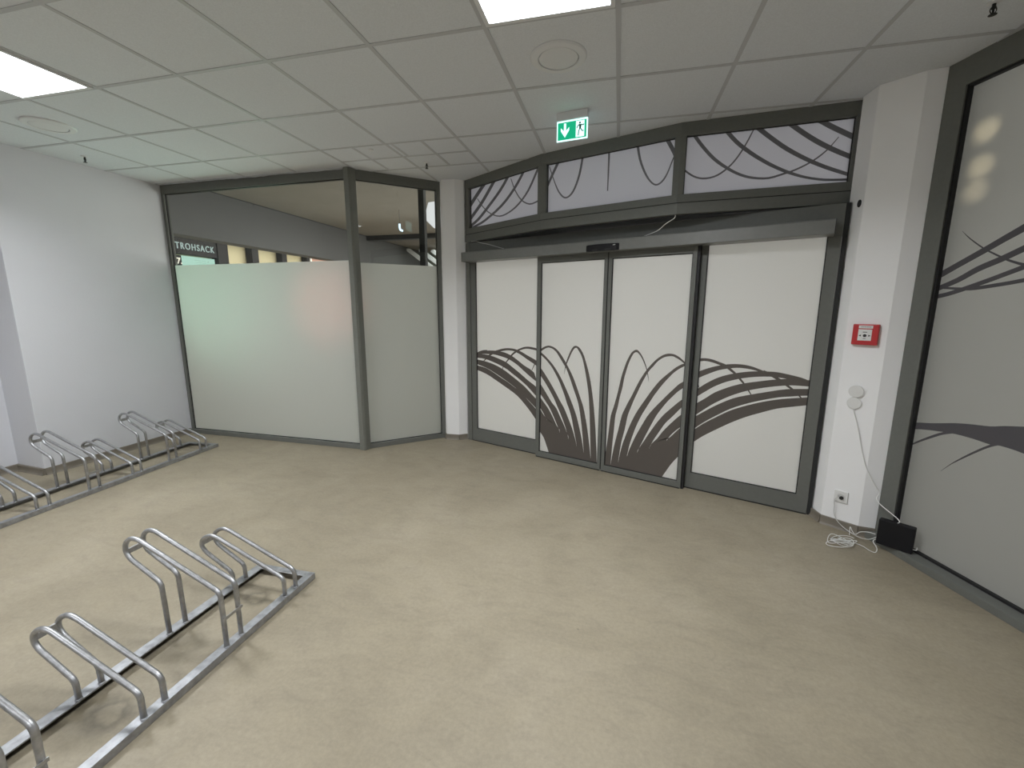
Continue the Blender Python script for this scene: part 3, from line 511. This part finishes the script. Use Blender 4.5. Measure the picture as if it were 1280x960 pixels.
# beam under the fanlight and its soffit
bm = B()
def off(i, y):
    """corner i of the facet line moved outwards by y (mitred)"""
    if i in (0, 3):
        ra, _ = facet_frame(0 if i == 0 else 2); return TP[i] + Vector((-math.sin(ra), math.cos(ra))) * y
    ra, _ = facet_frame(i - 1); rb, _ = facet_frame(i)
    m = (ra + rb) / 2; return TP[i] + Vector((-math.sin(m), math.cos(m))) * (y / math.cos((ra - rb) / 2))
fr = [off(i, -.004) for i in range(4)]; bk = [off(i, .055) for i in range(4)]
prism(bm, [(p.x, p.y) for p in fr] + [(p.x, p.y) for p in bk[::-1]], 2.212, 2.290)
struct(ob('trim_4', bm, M['frame'], bevel=.002), 'faceted grey green beam beneath the fanlight', 'beam')
bm = B(); gp = [off(i, .004) for i in range(4)]; gk = [off(i, .05) for i in range(4)]
prism(bm, [(p.x, p.y) for p in gp] + [(p.x, p.y) for p in gk[::-1]], 2.288, 2.298)
struct(ob('trim_5', bm, M['gasket']), 'black joint line between fanlight frame and beam', 'seal')
bm = B(); dd = Vector((.93555, -.35319)); dn = Vector((.35319, .93555)); A0 = Vector(DA)
s0 = A0 - dd * .06 + dn * .09; s1 = A0 + dd * DL + dn * .09
fs = [off(i, .03) for i in range(4)]
prism(bm, [(fs[0].x, fs[0].y), (fs[1].x, fs[1].y), (fs[2].x, fs[2].y), (fs[3].x, fs[3].y), (s1.x, s1.y), (s0.x, s0.y)], 2.204, 2.216)
struct(ob('trim_6', bm, M['frame_dk']), 'dark soffit panel between the faceted beam and the doors', 'soffit')

# ------------------------------------------------------------------ right glazing
r = struct(empty('window_6', (C3[0], C3[1], 0), GROT), 'tall frosted glass wall at the right edge of the photo', 'window')
bm = B(); box(bm, 0, .108, 0, .09, 0, CEIL); box(bm, .108, 3.0, 0, .09, 2.705, CEIL); box(bm, 2.95, 3.0, 0, .09, .045, 2.705)
ob('window_frame', bm, M['frame'], r, .003)
bm = B(); box(bm, .0, 3.0, -.066, .09, 0, .045); ob('window_sill', bm, M['frame'], r, .002)
bm = B(); g = .012
for (a, b, c, d) in ((.108, .108 + g, .045, 2.705), (.108, 2.95, .045, .045 + g), (.108, 2.95, 2.705 - g, 2.705)): box(bm, a, b, .012, .036, c, d)
ob('gasket', bm, M['gasket'], r)
p = bx('frosted_pane', (.108, 2.95, .0355, .0425, .045, 2.705), M['frost_right'], r)
bm = B(); ribbons(bm, DEC['rw'], .0355); clip(bm, .118, 2.95, .05, 2.69)
ob('film_pattern', bm, M['decal_right'], p)['label'] = 'dark grey vinyl bands sweeping to the right'

# ------------------------------------------------------------------ bicycle racks
def bend(pts, rad, n=6):
    """polyline with its corners rounded"""
    P = [Vector(p) for p in pts]; out = [P[0]]
    for i in range(1, len(P) - 1):
        a = (P[i - 1] - P[i]); b = (P[i + 1] - P[i]); rr = rad[i] if isinstance(rad, (list, tuple)) else rad
        ang = a.angle(b); d = min(rr / math.tan(ang / 2), a.length * .49, b.length * .49)
        s = P[i] + a.normalized() * d; e = P[i] + b.normalized() * d
        for k in range(n + 1):
            t = k / n; out.append(s * (1 - t) ** 2 + P[i] * 2 * t * (1 - t) + e * t * t)
    out.append(P[-1]); return out
HI = [(0, .036), (0, .286), (-.43, .485)]
def hoop_path(hi, y):
    if hi:
        up = bend([(0, y, .034), (0, y, .300), (-.425, y, .489)], .045)
        head = [(-.462, y, .489), (-.492, y, .472), (-.508, y, .445), (-.508, y, .415), (-.490, y, .388)]
        dn = bend([(-.470, y, .374), (-.328, y, .292), (-.322, y, .034)], .05)
    else:
        up = bend([(0, y, .034), (0, y, .138), (-.39, y, .308)], .045)
        head = [(-.430, y, .316), (-.470, y, .305), (-.500, y, .280), (-.506, y, .250), (-.490, y, .222)]
        dn = bend([(-.468, y, .205), (-.325, y, .118), (-.322, y, .034)], .045)
    hp = smooth_path([up[-1]] + [Vector(h) for h in head] + [dn[0]], 4)
    return up + hp[1:-1] + dn
def angle_rail(bm, x0, x1, y0, y1, out):
    """galvanised angle: top flange plus an outer upright flange"""
    box(bm, x0, x1, y0, y1, .030, .036)
    if out > 0: box(bm, x1 - .005, x1, y0, y1, .002, .030)
    else: box(bm, x0, x0 + .005, y0, y1, .002, .030)
def make_rack(name, loc, rot, label, n):
    r = tag(empty(name, loc, rot), label, 'bicycle rack', 'galvanised bicycle racks')
    pitch = .348; ln = .17 + pitch * (n - 1) + .17
    bm = B()
    angle_rail(bm, -.028, .015, -ln, 0, 1); ob('rail', bm, M['zinc_dull'], r, .001)
    bm = B(); angle_rail(bm, -.362, -.310, -ln, 0, -1)
    ob('rail', bm, M['zinc_dull'], r, .001)
    for y0, s in ((-.040, 1), (-ln, -1)):
        bm = B(); box(bm, -.310, -.028, y0, y0 + .040, .030, .0355)
        if s > 0: box(bm, -.355, .008, -.006, -.001, .002, .029)
        else: box(bm, -.355, .008, -ln + .001, -ln + .006, .002, .029)
        ob('end_bar', bm, M['zinc_dull'], r, .001)
    for k in range(n):
        hi = k % 2 == 1; yc = -.172 - pitch * k
        h = empty('wheel_holder'); h.parent = r
        for s in (-.038, .038):
            bm = B(); tube(bm, hoop_path(hi, yc + s), .0104, 14); ob('hoop', bm, M['zinc'], h)
        bm = B()
        z = .418 if hi else .262
        box(bm, -.508, -.500, yc - .032, yc + .032, z - .012, z + .012); ob('tie_bar', bm, M['zinc'], h)
        if hi:
            bm = B(); box(bm, .0095, .0135, yc - .050, yc + .050, .168, .182); ob('clip', bm, M['zinc'], h, .001)
        for s in (-.038, .038):
            for x in (0, -.322):
                bm = B(); lathe(bm, [(.0125, .0355), (.0125, .038), (.010, .041)], 14, (x, yc + s)); ob('weld', bm, M['zinc_dull'], h)
    return r
make_rack('bicycle_rack', (-1.6205, 1.885, 0), 0., 'galvanised bicycle rack standing in the open floor at the lower left', 6)
make_rack('bicycle_rack', (-4.238, 3.655, 0), math.radians(4.3), 'galvanised bicycle rack standing along the white left wall', 6)

# ------------------------------------------------------------------ ceiling fittings
PANELS = []
def ceiling_light(x, y, label, group='square ceiling light panels'):
    r = tag(empty('ceiling_light', (x, y, CEIL)), label, 'ceiling light', group)
    bm = B(); a, b = .3, .279
    for (x0, x1, y0, y1) in ((-a, a, -a, -b), (-a, a, b, a), (-a, -b, -b, b), (b, a, -b, b)): box(bm, x0, x1, y0, y1, -.012, .004)
    ob('frame', bm, M['white_mt'], r, .001)
    bm = B(); box(bm, -b, b, -b, b, -.009, -.004)
    ob('diffuser', bm, M['lamp'], r)
    PANELS.append((x, y))
ceiling_light(-3.498, 1.928, 'bright square light panel at the left edge of the ceiling')
ceiling_light(-.373, 1.928, 'bright square light panel at the top centre of the ceiling')
ceiling_light(-3.498, -1.197, 'square light panel in the ceiling behind the viewer towards the left wall')
ceiling_light(-.373, -1.197, 'square light panel in the ceiling straight behind the viewer')
def speaker(x, y, label):
    r = tag(empty('ceiling_speaker', (x, y, CEIL)), label, 'ceiling speaker', 'round white ceiling discs')
    bm = B(); lathe(bm, [(.152, .002), (.152, -.004), (.146, -.010), (.118, -.013), (.110, -.012), (.108, .0)], 48)
    ob('ring', bm, M['white_mt'], r)
    bm = B(); lathe(bm, [(.106, .0), (.104, -.010), (.085, -.014), (.0001, -.015)], 48); ob('grille', bm, M['white_mt'], r)
speaker(-4.18, 2.57, 'round white ceiling disc near the left wall')
speaker(-.374, 2.575, 'round white ceiling disc behind the green exit sign')
def sprinkler(x, y, label, dark=True):
    r = tag(empty('ceiling_sprinkler', (x, y, CEIL)), label, 'sprinkler', 'ceiling sprinklers')
    bm = B(); lathe(bm, [(.026, .002), (.026, -.004), (.016, -.008), (.008, -.009)], 24); ob('rosette', bm, M['white_mt'], r)
    bm = B(); lathe(bm, [(.007, -.006), (.007, -.02), (.009, -.022), (.009, -.028), (.004, -.03), (.004, -.044), (.006, -.046)], 14)
    for s in (-1, 1): tube(bm, smooth_path([(s * .008, 0, -.022), (s * .012, 0, -.034), (s * .004, 0, -.05)], 3), .002, 6)
    ob('body', bm, M['ink'] if dark else M['chrome'], r)
    bm = B(); lathe(bm, [(.004, -.048), (.015, -.051), (.015, -.0525), (.003, -.054)], 18); ob('deflector', bm, M['ink'] if dark else M['chrome'], r)
sprinkler(-4.72, 3.13, 'small sprinkler in the ceiling beside the left wall')
sprinkler(-1.80, 4.0, 'small sprinkler in the ceiling above the narrow white column')
sprinkler(1.55, 2.60, 'small sprinkler at the top right corner of the ceiling')
r = tag(empty('ceiling_sensor', (-2.12, 3.575, CEIL)), 'tiny round white sensor in the small ceiling tiles', 'sensor')
bm = B(); lathe(bm, [(.022, .002), (.022, -.005), (.016, -.010), (.0001, -.011)], 20); ob('housing', bm, M['white_mt'], r)

# exit sign
ex = math.atan2(3.2329 - 3.2705, -.2611 + .4735)
r = tag(empty('exit_sign', (-.4735, 3.2705, CEIL), ex), 'green illuminated exit sign with arrow and running figure hanging from the ceiling', 'exit sign')
w = .2157
bx('housing', (-.002, w + .002, -.018, .030, -.052, 0), M['white_mt'], r, .003)
bx('panel', (-.002, w + .002, -.004, .004, -.182, -.052), M['signw'], r)
pn = bx('green_field', (.006, w - .006, -.0052, -.004, -.174, -.062), M['signg'], r)
bm = B(); box(bm, .136, w - .020, -.0058, -.0052, -.168, -.066)
cx = .058
prism_y(bm, [(cx - .008, -.070), (cx + .008, -.070), (cx + .008, -.118), (cx + .030, -.096), (cx + .030, -.116), (cx, -.160), (cx - .030, -.116), (cx - .030, -.096), (cx - .008, -.118)], -.0058, -.0052)
ob('arrow_and_doorway', bm, M['signw'], pn)
bm = B(); q = .166; y0, y1 = -.0064, -.0058
disc_y(bm, q - .002, -.080, .0065, y0, y1, 14)
prism_y(bm, [(q - .008, -.088), (q + .010, -.090), (q + .006, -.116), (q - .006, -.116)], y0, y1)
for pl in ([(q + .008, -.092), (q + .022, -.098), (q + .026, -.090)], [(q - .006, -.091), (q - .018, -.100), (q - .024, -.112)], [(q + .002, -.114), (q + .014, -.132), (q + .026, -.134)], [(q - .002, -.114), (q - .010, -.134), (q - .012, -.160)]):
    for (x0, z0), (x1, z1) in zip(pl, pl[1:]):
        d = Vector((x1 - x0, z1 - z0)).normalized(); nx, nz = -d.y * .0032, d.x * .0032
        prism_y(bm, [(x0 + nx, z0 + nz), (x1 + nx, z1 + nz), (x1 - nx, z1 - nz), (x0 - nx, z0 - nz)], y0, y1)
ob('running_figure', bm, M['signd'], pn)

# ------------------------------------------------------------------ on the right column
crot, _ = line_frame(C1, C2)
def croot(name, u, z): 
    d = (Vector(C2) - Vector(C1)).normalized(); return empty(name, (C1[0] + d.x * u, C1[1] + d.y * u, z), crot)
r = tag(croot('fire_alarm_call_point', .108, 1.35), 'red square fire alarm button on the faceted white column', 'fire alarm')
bm = B(); box(bm, -.067, .067, -.030, -.001, -.066, .066); ob('housing', bm, M['red'], r, .005, 3)
pl = bx('front_plate', (-.036, .034, -.032, -.0295, -.038, .034), M['white_pl'], r, .001)
bm = B(); box(bm, -.036, .036, -.0322, -.0295, .040, .058); lb = ob('header_label', bm, M['white_pl'], r)
bm = B(); disc_y(bm, 0, -.006, .0095, -.0328, -.032, 20)
prism_y(bm, [(-.032, -.006), (-.020, .0), (-.020, -.012)], -.0328, -.032); prism_y(bm, [(.030, -.006), (.018, .0), (.018, -.012)], -.0328, -.032)
box(bm, -.012, .010, -.0325, -.032, .014, .018); box(bm, -.008, .006, -.0325, -.032, -.026, -.023)
ob('button_mark', bm, M['ink'], pl)
bm = B()
for k in range(9): box(bm, -.024 + .006 * k, -.0205 + .006 * k, -.0328, -.0322, .047, .051)
ob('label_mark', bm, M['ink'], lb)
r = tag(croot('wall_cover', .101, .976), 'upper of the two overlapping round white covers below the fire alarm', 'wall cover')
bm = B(); disc_y(bm, 0, 0, .041, -.016, -.001, 36); ob('disc', bm, M['white_pl'], r, .003)
r2 = tag(croot('wall_cover', .0985, .896), 'lower round white cover with a white cable leaving it', 'wall cover')
bm = B(); disc_y(bm, 0, 0, .040, -.012, -.001, 36); ob('disc', bm, M['white_pl'], r2, .003)
r = tag(croot('wall_socket', .0995, .234), 'white wall socket near the foot of the faceted column', 'socket')
bm = B(); box(bm, -.040, .040, -.010, -.001, -.041, .041); fr_ = ob('frame', bm, M['white_pl'], r, .003)
bm = B(); disc_y(bm, 0, 0, .0215, -.0108, -.0098, 28); ob('socket_well', bm, M['cable_gr'], r)
bm = B()
for k in range(28):
    a0, a1 = 2 * PI * k / 28, 2 * PI * (k + 1) / 28
    prism_y(bm, [(.0215 * math.cos(a0), .0215 * math.sin(a0)), (.024 * math.cos(a0), .024 * math.sin(a0)), (.024 * math.cos(a1), .024 * math.sin(a1)), (.0215 * math.cos(a1), .0215 * math.sin(a1))], -.0125, -.0098)
ob('ring', bm, M['white_pl'], r)
bm = B(); disc_y(bm, .006, -.006, .012, -.020, -.0105, 18); disc_y(bm, -.0095, .002, .0028, -.0116, -.0105, 10); ob('pin_hole', bm, M['ink'], r)
c01 = (Vector(C1) - Vector(C0)).normalized()
o = empty('cable_hole', (C0[0] + c01.x * .110, C0[1] + c01.y * .110, 2.178), math.atan2(c01.y, c01.x))
tag(o, 'small dark round hole high on the faceted column', 'cable hole')
bm = B(); disc_y(bm, 0, 0, .020, -.003, -.0005, 20, sz=1.15); ob('bore', bm, M['ink'], o)

# black box leaning by the glass
b0, b1 = Vector((1.652, 2.998)), Vector((1.788, 2.892))
bd = (b1 - b0).normalized(); 
r = tag(empty('black_box', (b0.x, b0.y, .046), math.atan2(bd.y, bd.x)), 'black plastic box leaning on the sill of the right glass wall', 'device box')
bm = B(); box(bm, 0, .172, 0, .042, 0, .166); cs = ob('casing', bm, M['black_pl'], r, .005, 3)
bm = B(); box(bm, -.001, .173, .028, .030, .004, .162); ob('seam', bm, M['gasket'], r)

def cable(name, pts, rad, label, mat='cable', k=6, group=None):
    bm = B(); tube(bm, smooth_path(pts, k), rad, 8)
    return tag(ob(name, bm, M[mat]), label, 'cable', group)
def cp(u, z, y=-.012):
    d = (Vector(C2) - Vector(C1)).normalized(); n = Vector((d.y, -d.x)); p = Vector(C1) + d * u + n * (-y)
    return (p.x, p.y, z)
def c3p(u, z, y=.012):
    d = (Vector(C3) - Vector(C2)).normalized(); n = Vector((d.y, -d.x)); p = Vector(C2) + d * u + n * y
    return (p.x, p.y, z)
gp1 = G(.012, -.02); gp2 = G(.035, -.05)
topb = b0 + bd * .085 + Vector((-bd.y, bd.x)) * .02
cable('power_cable', [cp(.1, .864, -.006), cp(.104, .84), cp(.125, .78), cp(.146, .706), cp(.165, .63), cp(.185, .56), cp(.208, .49), c3p(.02, .425, .016), c3p(.05, .37, .02), (gp1[0], gp1[1], .325), (gp2[0], gp2[1], .275), (topb.x, topb.y, .235), (topb.x, topb.y, .207)], .0028,
      'white cable running down from the round cover to the black box')
lft = b0 + Vector((-bd.y, bd.x)) * .02
cable('power_cable', [cp(.078, .225, -.016), cp(.072, .205, -.030), cp(.0747, .16, -.024), cp(.078, .11, -.020), cp(.098, .066, -.024), cp(.135, .036, -.03), cp(.175, .020, -.04), (1.612, 3.10, .024), (1.632, 3.03, .05), (lft.x + .004, lft.y - .003, .085)], .0026,
      'thin grey cable from the wall socket to the black box', 'cable_gr')
# coil of spare cable on the floor
pts = []; N = 150
for i in range(N):
    t = i / N; a = t * 2 * PI * 6.3 + .4
    j = math.sin(a * .37) * .030; jj = math.cos(a * .23) * .020
    rx = .066 + .040 * math.sin(a * .61 + 1); ry = .040 + .026 * math.cos(a * .47)
    x = 1.482 + j * 1.3 + rx * math.cos(a); y = 3.030 + jj + ry * math.sin(a) + .20 * (x - 1.48)
    pts.append((x, y, .005 + .010 * (.5 + .5 * math.sin(a * 1.7)) + .008 * t))
pts += [(1.585, 3.03, .006), (1.61, 2.965, .006), (1.632, 2.945, .008), (1.645, 2.96, .03), (1.640, 3.0, .055), (lft.x + .003, lft.y - .002, .07)]
cable('coiled_cable', pts, .0024, 'tangled coil of white cable lying at the foot of the faceted column', k=3)
rt = b1 + Vector((-bd.y, bd.x)) * .02
cable('loose_cable', [(b0.x + .0, b0.y + .01, .10), (1.625, 3.03, .098), (1.60, 3.07, .075), (1.585, 3.09, .045), (1.572, 3.105, .06), (1.56, 3.11, .085), (1.558, 3.105, .05), (1.557, 3.10, .030)], .0024, 'looped end of white cable hanging between column foot and black box')
cable('cable_stub', [(rt.x - .006, rt.y, .075), (rt.x + .012, rt.y - .010, .076), (rt.x + .016, rt.y - .006, .09)], .0022, 'short white cable stub sticking out of the right side of the black box')
# cables hanging from the fanlight
def dpt(u, y, z): return (DA[0] + .93555 * u + .35319 * y, DA[1] - .35319 * u + .93555 * y, z)
p2 = off(2, .01)
cable('hanging_cable', [(p2.x - .008, p2.y + .01, 2.214), (p2.x - .012, p2.y + .012, 2.19), dpt(2.10, -.17, 2.155), dpt(2.03, -.13, 2.118), dpt(1.93, -.08, 2.099), dpt(1.86, -.03, 2.096)], .0032, 'thin white cable drooping from the fanlight mullion onto the drive box')
cable('hanging_cable', [dpt(.06, -.05, 2.202), dpt(.14, -.075, 2.196), dpt(.22, -.09, 2.172), dpt(.32, -.10, 2.150), dpt(.42, -.09, 2.12), dpt(.50, -.05, 2.095)], .0026, 'thin pale cable under the dark soffit at the left end of the drive box', 'cable_gr')

# ------------------------------------------------------------------ the passage seen through the clear glass
bm = B(); box(bm, -5.66, -5.41, 4.15, 11.8, 2.42, OC)
struct(ob('beam', bm, M['mall_wall']), 'grey bulkhead running away behind the large left window', 'beam')
bm = B(); box(bm, -5.409, -5.403, 4.15, 11.8, OC - .010, OC)
struct(ob('trim_7', bm, M['ink']), 'thin dark joint along the top of the grey bulkhead', 'trim')
SX = -6.5
bm = B(); box(bm, SX - .3, SX - .15, 4.15, 11.8, 0, OC); 
struct(ob('wall_far', bm, M['mall_cream']), 'cream wall inside the shops across the passage', 'wall')
r = tag(empty('shop_sign', (SX, 5.0, 0)), 'dark shop fascia with pale raised letters seen over the frosted film', 'shop sign')
bx('fascia', (-.10, 0, -.3, 1.02, 2.315, 2.80), M['fascia'], r)
def text_mesh(name, s, size, mat, parent, loc, rot, ext=.004, spacing=1., offset=0.):
    cu = bpy.data.curves.new(name, 'FONT'); cu.body = s; cu.size = size; cu.extrude = ext; cu.space_character = spacing; cu.offset = offset
    t = bpy.data.objects.new(name, cu); COL.objects.link(t)
    dg = bpy.context.evaluated_depsgraph_get(); me = bpy.data.meshes.new_from_object(t.evaluated_get(dg))
    bpy.data.objects.remove(t); bpy.data.curves.remove(cu)
    me.materials.clear(); me.materials.append(mat)
    o = bpy.data.objects.new(name, me); COL.objects.link(o); o.parent = parent; o.location = loc; o.rotation_euler = rot
    return o
tx = text_mesh('lettering', 'STROHSACK', .135, M['letters'], r, (.006, .255, 2.388), (PI / 2, 0, PI / 2), spacing=1.25, offset=.0015)
tx.scale = (.71 / tx.dimensions.x, 1, 1)
r = tag(empty('light_box_sign', (SX, 5.4, 0)), 'glowing mint green light box under the shop fascia', 'light box')
bx('light_panel', (-.05, .004, 0, .555, 2.05, 2.288), M['litsign'], r)
bm = B(); box(bm, .0045, .006, .20, .40, 2.235, 2.240); box(bm, .0045, .006, .22, .40, 2.205, 2.210); box(bm, .0045, .006, .42, .45, 2.225, 2.245)
ob('printed_lines', bm, M['sign_ink'], r)
r = tag(empty('number_sign', (SX, 5.285, 0)), 'small dark square sign with a white number seven', 'number sign')
bx('plate', (-.05, .004, 0, .105, 2.14, 2.285), M['fascia'], r)
text_mesh('number', '7.', .12, M['white_pl'], r, (.006, .022, 2.165), (PI / 2, 0, PI / 2), offset=.004)
def pillar(y0, y1, label, mat='fascia', d=.12):
    bm = B(); box(bm, SX - d, SX + .02, y0, y1, 0, 2.80)
    tag(ob('shop_post', bm, M[mat], bevel=.004), label, 'post', 'dark posts of the shop front')
pillar(6.02, 6.22, 'widest dark post directly right of the shop fascia')
pillar(6.72, 6.87, 'dark shop front post second from the shop fascia')
pillar(7.45, 7.58, 'dark shop front post third from the shop fascia')
pillar(8.16, 8.24, 'slim dark shop front post farthest from the shop fascia')
pillar(8.27, 8.31, 'slim white post farthest along the shop front', 'white_mt')
bm = B(); box(bm, SX - .14, SX - .10, 8.35, 11.8, 0, 2.8)
struct(ob('wall_far', bm, M['pinkish']), 'pinkish wall at the far end of the shop row', 'wall')
def downlight(x, y, z, label):
    r = tag(empty('downlight', (x, y, z)), label, 'downlight', 'shop downlights')
    bm = B(); lathe(bm, [(.10, .012), (.10, .0), (.085, -.003), (.08, .0)], 24); ob('ring', bm, M['white_mt'], r)
    bm = B(); lathe(bm, [(.078, .004), (.078, -.004), (.0001, -.006)], 24); ob('lens', bm, M['downlight'], r)
bm = B(); box(bm, SX - .15, -5.66, 4.15, 11.8, 2.72, 2.78)
struct(ob('ceiling', bm, M['mall_ceil']), 'lower ceiling in front of the shops', 'ceiling')
downlight(-6.1, 6.95, 2.715, 'warm downlight behind the second shop post')
downlight(-6.1, 8.1, 2.715, 'warm downlight behind the third shop post')
downlight(-6.1, 5.6, 2.715, 'warm downlight before the shop fascia letters')
# far hall beyond the header
bm = B(); box(bm, -5.4, 1.5, 8.75, 8.9, 2.955, OC)
struct(ob('beam', bm, M['frame_dk']), 'dark cross beam at the end of the taupe ceiling', 'beam')
bm = B(); box(bm, -5.4, 8, 11.6, 11.8, 0, OC)
struct(ob('wall_far', bm, M['mall_green']), 'grey green wall at the far end of the passage', 'wall')
r = tag(empty('staircase', (-4.0, 10.4, 0)), 'pale sloping stair stringers far behind the corner window', 'staircase')
bm = B()
for k in range(4):
    y = .0 + .16 * k
    prism_y(bm, [(-1.3, 3.05 - .0), (-1.3, 2.93), (.9, 1.35), (.9, 1.47)], y, y + .05)
    bmesh.ops.translate(bm, verts=bm.verts[-8:], vec=(.26 * k, 0, 0))
bmesh.ops.bisect_plane(bm, geom=bm.verts[:] + bm.edges[:] + bm.faces[:], plane_co=(0, 0, OC - .06), plane_no=(0, 0, 1), clear_outer=True)
ob('stringer', bm, M['white_mt'], r)
bm = B(); prism_y(bm, [(-.9, 1.95), (-.9, 2.02), (.55, 2.62), (.55, 2.52)], -.2, -.12); ob('handrail', bm, M['frame_dk'], r)
bm = B(); box(bm, -2.31, -2.24, 4.86, 4.93, 0, OC)
tag(ob('reflection_post', bm, M['jamb_dk'], bevel=.003), 'dark post standing in for a reflection in the corner window', 'post')  # added solid in place of a dark reflection in the glass
r = tag(empty('hanging_lamp', (-3.48, 6.62, 2.74)), 'small blue white lamp hanging beyond the corner window', 'lamp')
bm = B(); tube(bm, smooth_path([(0, 0, .10), (.0, 0, .05), (.01, 0, .01), (.05, 0, -.01)], 5), .016, 10); ob('tube', bm, M['cool'], r)
bm = B(); tube(bm, [(0, 0, .31), (0, 0, .10)], .003, 6); ob('wire', bm, M['ink'], r)
o = empty('ceiling_light', (-3.13, 7.03, OC))
tag(o, 'white light panel in the taupe ceiling outside the corner window', 'ceiling light')
bm = B(); prism(bm, [(.32, -.77), (-.227, .26), (-.446, 1.18), (.06, 1.15), (.45, -.81)], -.006, .004); ob('diffuser', bm, M['daypanel'], o)
# outer enclosure
bm = B(); box(bm, -10, -9.8, -4, 12, 0, OC); struct(ob('wall_far', bm, M['mall_wall']), 'outer wall of the building west of the shops', 'wall')

# ------------------------------------------------------------------ lights of the passage, daylight and added fills
def area(name, loc, target, sx, sy, power, col=(1, 1, 1), spread=PI):
    l = bpy.data.lights.new(name, 'AREA'); l.shape = 'RECTANGLE'; l.size = sx; l.size_y = sy; l.energy = power; l.color = col; l.spread = spread
    o = bpy.data.objects.new(name, l); COL.objects.link(o); o.location = loc
    o.rotation_euler = (Vector(target) - Vector(loc)).to_track_quat('-Z', 'Y').to_euler()
    return o
def spot(name, loc, target, power, ang, col, blend=1., rad=.05):
    l = bpy.data.lights.new(name, 'SPOT'); l.energy = power; l.spot_size = math.radians(ang); l.spot_blend = blend; l.color = col; l.shadow_soft_size = rad
    o = bpy.data.objects.new(name, l); COL.objects.link(o); o.location = loc
    o.rotation_euler = (Vector(target) - Vector(loc)).to_track_quat('-Z', 'Y').to_euler()
    return o
LIGHTS()

w = bpy.data.worlds.new('World'); SC.world = w; w.use_nodes = True
w.node_tree.nodes['Background'].inputs[0].default_value = (.8, .86, 1, 1)
w.node_tree.nodes['Background'].inputs[1].default_value = .3

# ------------------------------------------------------------------ camera
cam = bpy.data.cameras.new('camera'); cam.sensor_width = 36; cam.lens = 537.6058 / 1280 * 36; cam.clip_start = .02; cam.clip_end = 100
co = bpy.data.objects.new('camera', cam); COL.objects.link(co); SC.camera = co
pitch, roll, yaw = 0.175348838, 0.002277971, -0.239088707
cp_, sp_, cy_, sy_ = math.cos(pitch), math.sin(pitch), math.cos(yaw), math.sin(yaw)
fwd = Vector((sy_ * cp_, cy_ * cp_, -sp_)); right = Vector((cy_, -sy_, 0)); up = right.cross(fwd)
r2 = right * math.cos(roll) + up * math.sin(roll); u2 = up * math.cos(roll) - right * math.sin(roll)
Mx = Matrix(((r2.x, u2.x, -fwd.x, 0), (r2.y, u2.y, -fwd.y, 0), (r2.z, u2.z, -fwd.z, CAMZ), (0, 0, 0, 1)))
co.matrix_world = Mx

vs = SC.view_settings; vs.view_transform = 'Standard'; vs.look = 'None'; vs.exposure = EXPOSURE; vs.gamma = 1; vs.use_curve_mapping = False
SC.cycles.use_denoising = True
SC.cycles.max_bounces = 10; SC.cycles.diffuse_bounces = 6; SC.cycles.transmission_bounces = 6; SC.cycles.transparent_max_bounces = 12
SC.cycles.caustics_reflective = False; SC.cycles.caustics_refractive = False
SC.cycles.sample_clamp_indirect = 6
